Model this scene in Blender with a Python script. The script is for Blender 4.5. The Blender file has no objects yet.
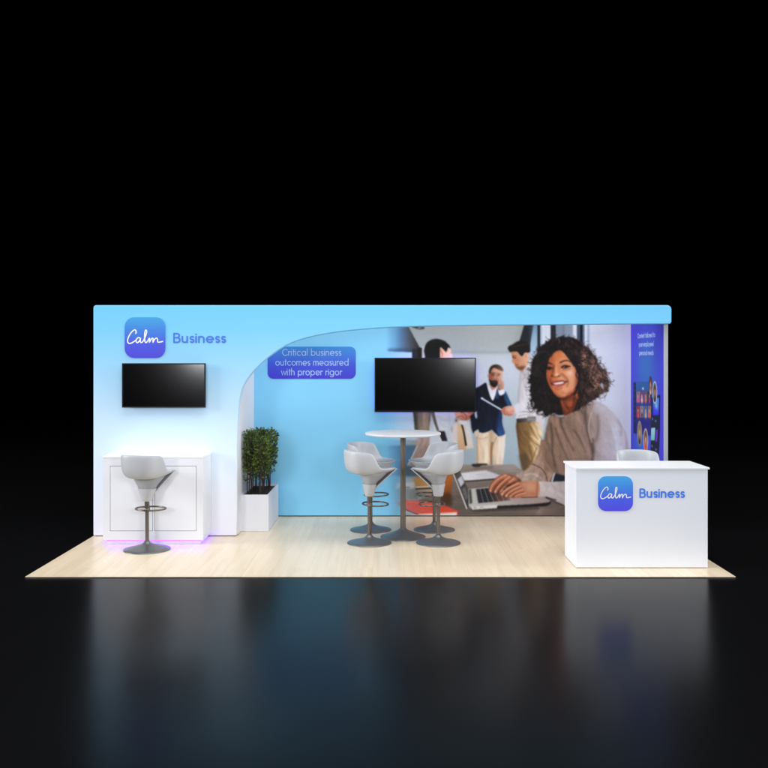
import numpy as np, math, random

class Canvas:
    """A small painter: colours 0..255 (display), coordinates in picture units."""
    def __init__(s, x0, y0, x1, y1, sx, sy=None):
        sy = sy or sx
        s.x0, s.y0, s.sx, s.sy = x0, y0, sx, sy
        s.W = int(round((x1 - x0) * sx)) + 1
        s.H = int(round((y1 - y0) * sy)) + 1
        s.a = np.zeros((s.H, s.W, 3))
        s.X = x0 + np.arange(s.W) / sx
        s.Y = y0 + np.arange(s.H) / sy

    def box(s, xa, ya, xb, yb):
        i0 = max(0, int((xa - s.x0) * s.sx)); i1 = min(s.W, int((xb - s.x0) * s.sx) + 2)
        j0 = max(0, int((ya - s.y0) * s.sy)); j1 = min(s.H, int((yb - s.y0) * s.sy) + 2)
        return i0, i1, j0, j1

    def put(s, b, m, col, al=1.0):
        i0, i1, j0, j1 = b
        if i1 <= i0 or j1 <= j0: return
        c = col(s.X[i0:i1][None, :], s.Y[j0:j1][:, None]) if callable(col) else np.array(col, float)
        m = (m * al)[..., None]
        s.a[j0:j1, i0:i1] = s.a[j0:j1, i0:i1] * (1 - m) + c * m

    def mask(s, pts, soft=.45, smooth=True):
        p = np.array(spline(pts) if smooth else pts, float)
        g = 3 * soft + .5
        b = s.box(p[:, 0].min() - g, p[:, 1].min() - g, p[:, 0].max() + g, p[:, 1].max() + g)
        i0, i1, j0, j1 = b
        if i1 <= i0 or j1 <= j0: return b, np.zeros((0, 0))
        X = s.X[i0:i1][None, :]; Y = s.Y[j0:j1][:, None]
        ins = np.zeros((j1 - j0, i1 - i0), bool)
        q = np.roll(p, -1, 0)
        for (ax, ay), (bx, by) in zip(p, q):
            if ay == by: continue
            r = (ay > Y) != (by > Y)
            ins ^= r & (X < (bx - ax) * (Y - ay) / (by - ay) + ax)
        return b, gauss(ins.astype(float), soft * s.sx, soft * s.sy)

    def poly(s, pts, col, al=1.0, soft=.45, smooth=True, clip=None):
        b, m = s.mask(pts, soft, smooth)
        if clip is not None: m = m * clip[b[2]:b[3], b[0]:b[1]]
        s.put(b, m, col, al)

    def full(s, pts, soft=.45, smooth=True):
        b, m = s.mask(pts, soft, smooth)
        f = np.zeros((s.H, s.W)); f[b[2]:b[3], b[0]:b[1]] = m
        return f

    def stroke(s, pts, w, col, al=1.0, soft=.4, smooth=True, clip=None):
        p = np.array(spline(pts, False) if smooth else pts, float)
        ws = np.linspace(w[0], w[1], len(p)) if isinstance(w, tuple) else np.full(len(p), float(w))
        g = ws.max() / 2 + soft * 2
        b = s.box(p[:, 0].min() - g, p[:, 1].min() - g, p[:, 0].max() + g, p[:, 1].max() + g)
        i0, i1, j0, j1 = b
        if i1 <= i0 or j1 <= j0: return
        X = s.X[i0:i1][None, :]; Y = s.Y[j0:j1][:, None]
        D = np.full((j1 - j0, i1 - i0), 1e9)
        for k in range(len(p) - 1):
            ax, ay = p[k]; dx, dy = p[k + 1] - p[k]
            L = dx * dx + dy * dy + 1e-9
            t = np.clip(((X - ax) * dx + (Y - ay) * dy) / L, 0, 1)
            d = np.sqrt((X - ax - t * dx) ** 2 + (Y - ay - t * dy) ** 2) - ws[k] / 2
            D = np.minimum(D, d)
        m = np.clip(.5 - D / (2 * soft), 0, 1)
        m = m * m * (3 - 2 * m)
        if clip is not None: m = m * clip[j0:j1, i0:i1]
        s.put(b, m, col, al)

    def blob(s, cx, cy, rx, ry, col, al=1.0, rot=0, clip=None):
        R = max(rx, ry) * 2.6
        b = s.box(cx - R, cy - R, cx + R, cy + R)
        i0, i1, j0, j1 = b
        if i1 <= i0 or j1 <= j0: return
        X = s.X[i0:i1][None, :] - cx; Y = s.Y[j0:j1][:, None] - cy
        c, n = math.cos(math.radians(rot)), math.sin(math.radians(rot))
        m = np.exp(-(((X * c + Y * n) / rx) ** 2 + ((-X * n + Y * c) / ry) ** 2))
        if clip is not None: m = m * clip[j0:j1, i0:i1]
        s.put(b, m, col, al)

    def rect(s, xa, ya, xb, yb, col, al=1.0, soft=.4, clip=None):
        s.poly([(xa, ya), (xb, ya), (xb, yb), (xa, yb)], col, al, soft, False, clip)

def value_noise(rs, u, v, n=64):
    g = rs.rand(n, n)
    iu = np.floor(u).astype(int); iv = np.floor(v).astype(int); fu = u - iu; fv = v - iv
    fu = fu * fu * (3 - 2 * fu); fv = fv * fv * (3 - 2 * fv)
    a = g[iv % n, iu % n]; b = g[iv % n, (iu + 1) % n]; c = g[(iv + 1) % n, iu % n]; d = g[(iv + 1) % n, (iu + 1) % n]
    return ((a * (1 - fu) + b * fu) * (1 - fv) + (c * (1 - fu) + d * fu) * fv) * 2 - 1

def cloth(c, m, ang, along, across, amp, seed):
    """streaky light and dark inside mask m; ang = direction of the streaks in degrees"""
    rs = np.random.RandomState(seed); t = math.radians(ang)
    X = c.X[None]; Y = c.Y[:, None]
    w = value_noise(rs, X / 9 + 5, Y / 9 + 5) * across * .8
    u = (X * math.cos(t) + Y * math.sin(t)) / along + 20; v = (-X * math.sin(t) + Y * math.cos(t) + w) / across + 200
    n = .62 * value_noise(rs, u, v) + .38 * value_noise(rs, u * 2.3, v * 2.2)
    c.a *= (1 + amp * n * m)[..., None]

def gauss(m, rx, ry):
    for ax, r in ((1, rx), (0, ry)):
        n = int(r * 2.5)
        if n < 1: continue
        k = np.exp(-.5 * (np.arange(-n, n + 1) / r) ** 2); k /= k.sum()
        pad = [(0, 0), (0, 0)]; pad[ax] = (n, n)
        P = np.pad(m, pad, mode='edge'); o = 0
        for i, w in enumerate(k):
            o = o + w * (P[:, i:i + m.shape[1]] if ax else P[i:i + m.shape[0]])
        m = o
    return m

def spline(pts, closed=True, n=5):
    P = [tuple(p) for p in pts]
    if len(P) < 3: return P
    if closed: Q = [P[-1]] + P + [P[0], P[1]]
    else: Q = [P[0]] + P + [P[-1]]
    out = []
    for i in range(1, len(Q) - 2):
        a, b, c, d = Q[i - 1], Q[i], Q[i + 1], Q[i + 2]
        for k in range(n):
            t = k / n
            out.append(tuple(.5 * (2 * b[j] + (c[j] - a[j]) * t + (2 * a[j] - 5 * b[j] + 4 * c[j] - d[j]) * t * t
                                   + (3 * b[j] - a[j] - 3 * c[j] + d[j]) * t ** 3) for j in (0, 1)))
    if not closed: out.append(P[-1])
    return out

def grad(c0, c1, p0, p1):
    """colour running from c0 at point p0 to c1 at point p1"""
    c0 = np.array(c0, float); c1 = np.array(c1, float)
    dx, dy = p1[0] - p0[0], p1[1] - p0[1]; L = dx * dx + dy * dy
    def f(X, Y):
        t = np.clip(((X - p0[0]) * dx + (Y - p0[1]) * dy) / L, 0, 1)[..., None]
        return c0 * (1 - t) + c1 * t
    return f

def ramp(stops, vert=False):
    k = [a for a, _ in stops]
    def f(X, Y):
        v = (Y + X * 0) if vert else (X + Y * 0)
        return np.stack([np.interp(v, k, [c[i] for _, c in stops]) for i in range(3)], -1)
    return f

def smooth_noise(rs, h, w, cell):
    g = rs.rand(int(h / cell) + 3, int(w / cell) + 3)
    y = np.arange(h) / cell; x = np.arange(w) / cell
    iy = y.astype(int); ix = x.astype(int); fy = (y - iy)[:, None]; fx = (x - ix)[None]
    fy = fy * fy * (3 - 2 * fy); fx = fx * fx * (3 - 2 * fx)
    A = g[iy][:, ix]; B = g[iy][:, ix + 1]; C_ = g[iy + 1][:, ix]; D = g[iy + 1][:, ix + 1]
    return (A * (1 - fx) + B * fx) * (1 - fy) + (C_ * (1 - fx) + D * fx) * fy - .5

def paint_office(S=3):
    """The printed office photograph on the back wall."""
    c = Canvas(380, 318, 632, 517.5, S)
    P, K, B, R = c.poly, c.stroke, c.blob, c.rect
    rnd = random.Random(4)
    # ---- room behind
    c.a[:] = ramp([(318, (152, 158, 160)), (352, (152, 159, 166)), (354, (168, 175, 184)), (375, (190, 198, 212)),
                   (405, (176, 190, 202)), (450, (160, 180, 194)), (470, (160, 178, 192))], True)(c.X[None], c.Y[:, None])
    B(500, 330, 35, 22, (172, 178, 178), .6); B(505, 368, 25, 16, (196, 203, 218), .6)
    R(426, 351.6, 512, 353.6, (128, 135, 144), .55, 1.0)
    # right-hand white wall
    P([(588, 318), (632, 318), (632, 517), (588, 517)], ramp([(590, (208, 214, 228)), (610, (196, 200, 214)), (626, (188, 190, 206)), (632, (196, 197, 212))]), 1, .4, False)
    B(604, 334, 14, 12, (210, 215, 228), .6); B(608, 402, 13, 13, (196, 205, 222), .8)
    # window frames
    P([(526.5, 318), (532, 318), (532, 352), (517, 352), (520, 340)], (30, 33, 40), 1, .5, False)
    P([(521, 318), (526.5, 318), (517, 346), (513, 346)], (150, 158, 154), .7, .8, False)
    R(530.8, 318, 538, 405, ramp([(318, (95, 125, 150)), (336, (140, 168, 192)), (360, (172, 190, 212)), (400, (190, 196, 210))], True), 1, .4)
    P([(529, 318), (535, 318), (531, 342), (529, 345)], (38, 46, 58), .9, .5, False)
    R(537.7, 318, 541.2, 350, (24, 34, 44)); R(541.2, 318, 551.2, 352, (206, 213, 226))
    R(541, 318, 542.5, 352, (172, 186, 204)); R(551.2, 318, 556.4, 345, (34, 38, 42))
    R(556.4, 318, 573.5, 345, grad((118, 132, 150), (140, 154, 172), (556, 325), (573, 335)))
    R(563, 318, 565, 345, (104, 116, 132), .7, .8); R(573.5, 318, 577.6, 345, (214, 218, 230))
    R(577.6, 318, 580.6, 350, (66, 78, 104)); R(580.4, 318, 583.4, 350, (14, 18, 20)); R(583.2, 318, 585.2, 352, (80, 106, 138))
    R(585.2, 318, 588.2, 362, (216, 221, 230)); R(588, 318, 590.3, 360, (160, 172, 196), .8)
    # ---- left: blue side fading into the picture
    P([(380, 318), (404, 318), (419.5, 347), (422, 349), (422, 360), (380, 360)],
      ramp([(386, (128, 197, 236)), (395, (104, 160, 204)), (402, (82, 116, 156)), (408, (74, 86, 102)), (414, (58, 60, 62)), (420, (34, 32, 30))]), 1, .4, False)
    P([(388, 349), (400, 348.5), (420, 350), (420, 354), (388, 352)], (38, 56, 84), .6, 1.2, False)
    P([(380, 351.3), (412.3, 352.2), (412.3, 362), (380, 362)], ramp([(384, (128, 194, 238)), (412, (176, 200, 230))]), 1, .5, False)
    R(412.4, 349, 419, 362, (30, 36, 48)); R(418, 348, 422.2, 362, (26, 20, 14)); R(422.2, 346, 427.5, 362, (176, 178, 176), .9)
    P([(412, 327), (416, 326), (424.5, 327.3), (423.5, 329), (419, 329.3), (415, 328.2)], (40, 46, 50), .9, .4); B(419.5, 327.8, 1.6, .8, (170, 170, 168), .8)
    # strip of bright wall under the screen, blue to the left
    P([(380, 400), (412, 400), (415, 431), (417, 445), (380, 445)], ramp([(380, (128, 197, 238)), (390, (140, 202, 238)), (400, (168, 204, 232)), (414, (186, 206, 230))]), 1, .5, False)
    P([(380, 440), (452, 440), (452, 517.5), (380, 517.5)], ramp([(386, (122, 192, 232)), (398, (122, 182, 220)), (407, (140, 165, 182)), (414, (146, 152, 152)), (430, (150, 142, 134))]), 1, .8, False)
    # blue chair back and grey-brown knee
    P([(380, 446), (418, 445), (412, 458), (408, 464), (419, 463), (420, 476), (380, 477)],
      ramp([(386, (120, 190, 230)), (396, (92, 148, 190)), (405, (72, 110, 148)), (416, (74, 98, 118))]), 1, .8, False)
    R(404, 466, 420, 476, (72, 86, 94), .75, 1.5)
    R(380, 476, 399, 517.5, ramp([(388, (122, 192, 230)), (399, (112, 166, 196))]), .9, 2)
    P([(419, 437), (446, 437), (446, 470), (408.5, 466), (413, 456)], grad((172, 148, 140), (132, 114, 108), (420, 440), (428, 470)), 1, .6, False)
    cloth(c, c.full([(419, 437), (446, 437), (446, 470), (408.5, 466), (413, 456)], .6, False), 108, 14, 3.4, .12, 29)
    K([(417.5, 446), (412.5, 456), (408, 465)], 1.1, (176, 190, 200), .9)
    # trousers seen under the screen
    P([(412, 400), (434, 400), (433, 416), (430.5, 432), (415, 432)], ramp([(412, (46, 44, 44)), (416, (72, 66, 60)), (420, (124, 112, 102)), (425, (146, 130, 112)), (429, (120, 106, 92)), (433, (70, 60, 52))]), 1, .5, False)
    cloth(c, c.full([(412, 400), (434, 400), (430.5, 432), (415, 432)], .6, False), 86, 16, 2.6, .2, 30)
    # seated colleague's white shirt
    P([(432, 400), (456, 400), (456, 415), (453, 426), (455, 446), (458, 455), (430, 455), (430, 432)], grad((208, 212, 222), (196, 204, 214), (440, 410), (448, 450)), 1, .6, False)
    K([(432.5, 411), (435, 421), (438, 430)], (3.4, 2.2), (92, 80, 72), .95, .7)
    P([(430.5, 421), (432.5, 418), (434, 430), (429.8, 431)], (182, 192, 204), .9, .5)
    for q in ([(438, 416), (444, 420), (449, 421)], [(440, 423), (446, 427), (452, 426)], [(449, 414), (450, 424), (448, 434)]): K(q, 1.2, (178, 186, 200), .5, 1.5)
    P([(450.8, 428), (453.5, 426), (453, 432), (451.5, 432)], (160, 150, 152), .7, .5)
    P([(453, 424), (459, 420), (459, 452), (452, 452)], (222, 208, 204), .9, .8, False)
    P([(438.4, 431.2), (444.8, 431), (447.8, 441.3), (442.2, 441.3)], (32, 34, 44), 1, .4, False); K([(439.6, 436), (441.6, 441.6)], .8, (228, 232, 236), .9)
    # hands, beige bag and pale coat beside him
    P([(457.5, 420), (466, 420), (468.4, 450), (457.8, 450)], grad((222, 192, 160), (206, 168, 132), (459, 424), (466, 448)), 1, .5, False)
    P([(464.5, 420), (469, 418), (474, 448), (466.5, 449)], grad((206, 214, 222), (222, 208, 200), (469, 420), (469, 446)), 1, .6, False)
    K([(462, 424.5), (464.2, 433), (466.2, 445)], (1.6, 2.0), (40, 30, 22), .95)
    P([(459.5, 421), (464, 419), (467, 422), (464, 425), (460, 423.5)], (226, 230, 238), 1, .5)
    P([(456, 411), (474, 409), (474.5, 414), (469, 419.5), (463, 420.5), (457.5, 418), (455.5, 415)], grad((222, 160, 130), (178, 96, 76), (460, 412), (470, 420)), 1, .5)
    K([(457, 417.6), (461, 416), (464.6, 417.6)], .9, (128, 70, 52), .6, .7); B(462, 411.8, 1.2, 1.0, (34, 26, 30), .8); B(459, 415, 2, 1.2, (228, 172, 140), .6); B(466, 417, 2.4, 1.6, (206, 136, 112), .6); K([(464, 413), (466.6, 416.4), (466, 419.6)], .9, (128, 64, 48), .6, .7); K([(468, 413.4), (470.4, 416)], .8, (140, 74, 58), .6, .6); K([(466, 413), (470, 415)], 1.2, (232, 176, 150), .8)
    B(456.5, 420.5, 1.0, 1.4, (70, 64, 58), .8)
    # ---- colleague behind the screen: black hair, ear, cheek
    P([(439.5, 347), (444, 349), (446.5, 352), (448.5, 347), (450.5, 349), (452.3, 354), (452.6, 364), (438.5, 364)], grad((226, 164, 134), (226, 196, 194), (440, 350), (451, 357)), 1, .45)
    P([(424.3, 350), (426.5, 343.5), (431.5, 339.8), (438, 339), (444.5, 341), (449.2, 345), (450.6, 348.3), (448.2, 347.6), (446.4, 351.8), (443.4, 349.2), (440.6, 347.2), (440, 353), (439.2, 364), (427, 364), (425, 355)], (12, 14, 14), 1, .45)
    K([(440.8, 350), (442.4, 353.5), (442.2, 357)], .9, (170, 84, 52), .8); B(451.4, 352.5, .7, .8, (120, 96, 90), .5)
    for k in range(9): K([(428 + 2 * k, 343 - .1 * k), (429.5 + 2 * k, 341)], .5, (40, 44, 44), .5)
    # ---- bearded colleague in the navy blazer
    T = [(477.2, 432), (484, 433), (491, 430), (497.5, 435), (505.8, 433.5), (505.4, 446), (503, 466), (493.3, 466), (492.4, 452), (490.4, 466), (476.8, 466), (476.4, 446)]
    P(T, ramp([(476, (198, 172, 142)), (480, (226, 204, 178)), (488, (232, 214, 192)), (491, (190, 158, 126)), (494, (206, 184, 158)), (500, (232, 216, 200)), (506, (236, 226, 218))]), 1, .45, False)
    cloth(c, c.full(T, .5, False), 84, 12, 2.4, .08, 27)
    K([(492.6, 443), (491.6, 452), (491.8, 466)], (2.2, 1.6), (136, 100, 72), .85, .7); K([(478, 438), (482, 439), (488, 437)], .7, (176, 146, 116), .6)
    K([(497, 437), (494.5, 442), (493, 446)], 1.1, (168, 134, 102), .7); K([(477.6, 437), (477.4, 450), (478, 464)], 1.4, (178, 150, 122), .6, .8)
    K([(486, 442), (487, 452), (486, 462)], 1.6, (242, 228, 210), .6, .9); K([(499.5, 442), (499, 452), (497.5, 462)], 1.6, (244, 234, 222), .6, .9)
    J = [(470.5, 416), (474.3, 413), (474.6, 402), (475, 388.6), (480, 386.2), (485.6, 382.6), (487.4, 384), (490.6, 396), (493.2, 400.6), (495.4, 394), (497, 387.5), (499.4, 394.6), (503.6, 394.6), (505.2, 391.6),
         (508.4, 397.5), (512, 405.6), (506.5, 408.5), (502, 411), (502, 417), (502.4, 424), (504, 430), (505.2, 434), (502, 435.4), (498.6, 436.3), (496, 433.5), (492, 429.6), (488, 431.8), (483, 433), (479.2, 432),
         (478.3, 428.6), (475.6, 432), (473.4, 433.4), (471.6, 428)]
    P(J, grad((10, 14, 24), (16, 26, 46), (478, 390), (502, 434)), 1, .4, False)
    P([(474.8, 412.5), (477, 411.6), (477.2, 418.6), (475.4, 417)], (178, 192, 204), .9, .4)
    P([(498.6, 412), (502.2, 412), (502.4, 424), (505, 433.4), (499, 435.6), (496.5, 428), (497.6, 420)], grad((24, 44, 86), (38, 74, 128), (497, 414), (504, 432)), .95, .8)
    P([(504.8, 391.6), (506.4, 392), (509, 398), (512, 405.6), (508.6, 406.8), (505, 399)], (44, 84, 132), .95, .6)
    P([(496.6, 389), (499.2, 394), (498.6, 399), (495.6, 397)], (34, 64, 108), .9, .6)
    for q in ([(482, 390), (484, 402), (482, 414)], [(490, 404), (489, 418), (487, 430)], [(479, 398), (479.6, 412), (480, 426)]): K(q, 1.0, (24, 32, 50), .7, 1.4)
    cloth(c, c.full(J, .5, False), 75, 10, 2.2, .35, 28)
    P([(487, 383.4), (490, 387), (493.4, 389.6), (497, 387), (496.2, 393.6), (493.4, 400.4), (491.4, 398.4), (488.8, 391)], grad((206, 208, 218), (226, 230, 238), (488, 386), (493, 398)), 1, .4)
    P([(489.8, 383), (496.8, 386), (493, 390), (491, 387.5)], (178, 120, 96), 1, .5)
    P([(491, 368), (497, 367.6), (502, 369.8), (502.9, 375), (501.6, 380.5), (497, 386), (493, 385.5), (489.7, 381), (488.9, 376.5), (489.8, 371)], grad((138, 80, 58), (212, 166, 144), (490.5, 377), (501.5, 374.5)), 1, .4); B(493.2, 375, 1.5, .9, (70, 38, 30), .85); B(499, 375.2, 1.2, .8, (92, 56, 46), .85); B(496, 377, 1.0, 1.8, (206, 152, 126), .7); B(497, 370.8, 3.4, 1.6, (204, 152, 130), .7)
    B(488.8, 375.6, .9, 1.5, (176, 104, 80), .9)
    P([(489.3, 372.8), (489.8, 368.4), (492.6, 365.4), (497, 364.5), (501.2, 366), (503.6, 369.5), (503.2, 371.2), (499, 369.8), (494.2, 367.8), (491.4, 370.6), (490.6, 374)], grad((34, 26, 22), (112, 88, 70), (494, 367), (503, 370)), 1, .4)
    P([(489.3, 379), (491, 380.4), (493.5, 380.6), (496.4, 380.2), (498.2, 382.8), (496.6, 386.4), (493.6, 387.2), (490.6, 384.6)], (28, 20, 18), 1, .45)
    K([(491.6, 373.4), (494.8, 373.4)], .7, (60, 36, 28), .7, .5); K([(497.6, 373.6), (500.6, 374)], .7, (80, 52, 42), .7, .5)
    K([(491.4, 373.3), (495, 373)], .6, (70, 40, 30), .6, .6); B(500.4, 377.6, 1.4, 1.4, (214, 166, 146), .6)
    K([(496.6, 375), (497.2, 378.6), (495.4, 379.2)], .8, (140, 84, 66), .6); B(496.4, 370.5, 3, 1.4, (206, 160, 140), .6); K([(493.6, 382), (496, 381.6)], .6, (140, 84, 78), .8)
    P([(499.4, 381), (502, 380), (504, 382.8), (504, 388), (502.2, 392), (499, 391), (498, 386)], grad((206, 156, 134), (190, 128, 106), (499, 380), (502, 391)), 1, .45)
    P([(498.8, 384.4), (500.8, 384), (501, 388), (499.2, 389)], (122, 136, 136), .9, .4); K([(498.6, 389), (500.6, 389.6)], 1.2, (150, 74, 60), .8); K([(498.4, 380.2), (498.2, 384), (498.8, 388.6)], .9, (120, 66, 52), .7, .6); K([(500.6, 381), (502, 385), (501.6, 389)], .7, (180, 110, 92), .7)
    P([(499, 391), (504, 389.6), (505, 393), (500.6, 395.6)], (222, 228, 240), 1, .4)
    P([(474.6, 431.6), (478.4, 430), (479, 432.4), (476.8, 436.4), (475, 434.6)], (212, 196, 178), 1, .4)
    # ---- colleague reading papers: white shirt, tan trousers
    P([(517.6, 421), (536, 420), (543, 422), (543.5, 432), (541.5, 440), (541, 450), (535, 462), (524.5, 472.5), (520.6, 460), (518, 440)],
      ramp([(517, (84, 60, 38)), (521, (110, 82, 50)), (529, (134, 104, 64)), (534, (182, 150, 104)), (541, (224, 204, 172))]), 1, .5)
    R(540, 404, 550, 470, (188, 203, 224), 0)
    for q, w in (([(531.6, 424), (535.5, 430), (539.5, 437)], 2.2), ([(532, 436), (536, 439), (541, 442)], 1.8), ([(531.5, 443), (535, 448), (538, 455)], 2.4), ([(536, 424), (540, 427), (541, 432)], 3.4)): K(q, (w * .6, w * .3), (230, 212, 180), .55, 1.2)
    for q in ([(531, 427), (534, 433), (538.6, 439.4)], [(530.6, 438), (535, 443), (540, 446)], [(529.6, 446), (532, 454), (532.5, 461)], [(537, 448), (534, 456), (530, 464)]): K(q, (.9, .5), (92, 66, 40), .7, .9)
    cloth(c, c.full([(517.6, 421), (543, 421), (541, 450), (535, 462), (524.5, 472.5), (520.6, 460)], .5), 62, 10, 2.2, .2, 25)
    P([(519.5, 455), (527, 455), (530, 466), (524, 472)], (66, 54, 42), .6, 1.5)
    SH = [(528.5, 357), (534, 359), (537, 380), (540, 400), (545, 412), (544, 424), (538, 421), (517.2, 419.4), (517.2, 413.5), (514.2, 412), (514.6, 406), (517.8, 403), (518.4, 392), (519.6, 380), (521, 371), (524.8, 368.6), (527.4, 363)]
    P(SH, grad((190, 187, 194), (216, 214, 222), (519, 385), (533, 395)), 1, .45); cloth(c, c.full(SH, .5), 80, 12, 2.2, .08, 26)
    K([(521.2, 372), (520, 386), (518.6, 402)], 2, (172, 166, 172), .7, 1); K([(525.4, 374), (527.2, 380), (526.4, 388)], 1, (170, 160, 166), .6, .7); K([(524.6, 370), (528.4, 366), (530.6, 361)], 1.6, (224, 220, 224), .8, .6)
    K([(523.4, 371.6), (525, 377), (522.4, 380)], 1, (150, 140, 142), .6, .6); K([(519, 412.4), (525, 411.5), (531, 412.8)], 1.2, (150, 142, 148), .7, .7); K([(518.8, 416.4), (525, 414.6), (533, 415.8)], .9, (172, 164, 168), .7, .7)
    P([(515, 405), (521.5, 404.4), (523.5, 410), (516, 413.8)], (216, 214, 224), .9, .7); K([(527, 392), (529, 402), (526, 410)], 1.3, (222, 220, 228), .6, 1)
    P([(516.8, 418.8), (536.4, 416.8), (536.4, 420.6), (517.2, 423)], ramp([(517, (38, 32, 32)), (524, (78, 68, 68)), (529, (112, 106, 108))]), 1, .4, False)
    R(528, 418.4, 535.8, 420.2, (130, 152, 174)); R(528, 416.6, 536, 417.8, (150, 106, 72), .8)
    P([(537, 412), (545, 408), (544, 430), (540, 428)], (210, 204, 210), .8, .9)
    # face
    P([(512, 351.5), (517.5, 351.5), (520, 354.5), (523, 356), (525, 352.5), (528.4, 351.6), (528.6, 358), (527.6, 364.6), (525, 369), (522.4, 372.6), (519.6, 369.8), (516.6, 368), (514.2, 363.4), (512.6, 361.6), (513, 358), (512, 355)],
      grad((170, 110, 78), (214, 158, 126), (513, 360), (526, 358)), 1, .42)
    P([(516.4, 366), (519, 366.6), (523, 366), (525.6, 366.4), (523, 370), (518.8, 369.4)], (86, 58, 46), .85, .7)
    B(513.8, 361.4, 1.2, 1.4, (206, 142, 104), .8); K([(513, 357.2), (516, 358)], 1.1, (84, 48, 36), .9); K([(513, 355.8), (516.6, 356)], .7, (66, 40, 30), .8); K([(516, 365), (518.4, 364.6)], .8, (118, 58, 48), .9); B(518, 360, 1.8, 1.6, (176, 112, 82), .6)
    B(526.6, 356, 1.2, 2.2, (222, 168, 146), .9, 12); K([(526.4, 354.6), (526.2, 357.6)], .7, (150, 92, 70), .8); B(515.4, 354.4, 2, 1.2, (206, 142, 106), .5)
    P([(508.3, 349), (509.2, 346.3), (513, 344.4), (517, 341.8), (521.4, 340.7), (527, 342.6), (529.6, 348), (529.3, 352.4), (525.2, 352.8), (522.6, 356.2), (519.6, 354), (517.6, 351.6), (513, 351.6), (510.4, 352)], (24, 19, 18), 1, .42)
    for k in range(10): K([(511 + 1.6 * k, 347.6 - .35 * k), (514 + 1.6 * k, 346 - .3 * k), (516 + 1.6 * k, 347 - .1 * k)], .5, (58, 46, 40), .55)
    # papers and hand
    K([(481.9, 398.2), (492, 404.2), (502.6, 410.2)], 1.7, (190, 200, 218), 1, .4, False); K([(482.6, 399.8), (501, 410.6)], .5, (88, 98, 116), .8, .3); B(482.3, 398.2, 1, 1, (236, 240, 246), .9)
    P([(501.8, 409.4), (505.4, 406.6), (510.6, 405.9), (514.4, 407.6), (515, 412.8), (510.8, 416), (505.6, 415.2), (502, 412.4)], grad((188, 112, 86), (222, 170, 150), (503, 412), (511, 408)), 1, .42)
    K([(505.8, 407.6), (504.4, 410), (505.6, 414.6)], .8, (150, 84, 66), .6, .6); K([(508.6, 407), (507.6, 411), (508.6, 415.4)], .7, (160, 94, 76), .5, .6); B(511, 414.6, 2.6, 1, (150, 92, 74), .6); B(508.5, 409.5, 2, 1.8, (232, 186, 168), .7); B(513, 411.5, 1.2, 1.6, (204, 134, 96), .7)
    # ---- desk
    D = [(446, 466.5), (464, 464.6), (515, 464.4), (524, 472), (632, 476), (632, 517.5), (380, 517.5), (430, 495), (446, 490)]
    dm = c.full(D, .45, False) * np.clip((c.X - 402) / 20, 0, 1)[None]
    c.put((0, c.W, 0, c.H), dm, ramp([(464, (154, 144, 138)), (474, (132, 123, 116)), (490, (108, 98, 92)), (506, (92, 83, 78)), (517, (98, 88, 82))], True))
    B(438, 500, 16, 12, (112, 100, 90), .8, clip=dm)
    for k in range(46):
        y = rnd.uniform(466, 517); x = rnd.uniform(430, 560); l = rnd.uniform(8, 34)
        K([(x, y), (x + l, y - .05 * l)], rnd.uniform(.4, 1.1), rnd.choice([(158, 148, 140), (78, 70, 66), (120, 110, 104)]), rnd.uniform(.06, .2), .6, False, dm)
    cloth(c, dm, -4, 22, .9, .13, 31)
    B(510, 469, 9, 3, (166, 156, 150), .6, clip=dm); B(540, 510, 24, 8, (150, 132, 120), .55, clip=dm); B(540, 512, 3, 5, (176, 160, 150), .35, 20, dm)
    R(404, 500, 420, 517, (146, 160, 168), .35, 4)
    P([(473, 464), (486.6, 463.6), (486.8, 465), (482, 465.4), (479, 467.2), (473.6, 466.6)], (38, 34, 34), .95, .4)
    P([(476, 467), (494, 466), (490, 469), (474, 469)], (98, 88, 82), .6, .8)
    # notebooks on the left
    P([(397, 483), (415, 482), (414, 488.5), (395, 489.5)], ramp([(395, (150, 190, 214)), (404, (188, 194, 206)), (415, (178, 178, 182))]), .95, .6, False); R(400, 486.8, 410, 487.8, (70, 66, 74), .8)
    R(396, 488.6, 418, 500, ramp([(396, (124, 172, 200)), (408, (128, 138, 138)), (418, (112, 116, 112))]), .9, .9)
    P([(413, 478), (446, 475.5), (446, 487), (417, 488)], grad((176, 130, 78), (190, 148, 96), (416, 480), (440, 486)), 1, .5, False)
    K([(417, 487.2), (430, 486.6), (446, 486)], 1.0, (226, 214, 198), .95); K([(416.4, 489), (430, 488.3), (446, 488)], 1.5, (36, 30, 28), .9)
    P([(417, 490), (446, 489.5), (446, 498), (415, 497)], grad((172, 154, 126), (104, 98, 92), (430, 490), (428, 498)), .95, .7, False)
    R(416, 495.6, 428, 497.6, (120, 150, 168), .6, .7)
    P([(445.4, 476), (453.2, 474), (451.4, 494), (449, 503), (442.4, 503), (444, 490)], grad((176, 102, 42), (120, 66, 28), (446, 480), (452, 494)), 1, .5, False)
    P([(441, 495), (451, 494), (452, 506), (440, 505)], (58, 42, 30), .75, 1.2)
    # red book
    rb = c.full([(394, 503), (405, 499.6), (430, 502.4), (446, 506), (458.6, 511), (457, 512.2), (418, 513.6), (402.5, 507.6)], .4, False) * np.clip((c.X - 393) / 14, 0, 1)[None]
    P([(404, 508), (418, 513.4), (457.6, 511.6), (457, 516), (419, 517.5), (404, 513)], grad((150, 158, 164), (226, 224, 224), (404, 512), (440, 514)), .95, .4, False)
    c.put((0, c.W, 0, c.H), rb, grad((196, 104, 104), (204, 72, 54), (402, 503), (440, 508)))
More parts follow.
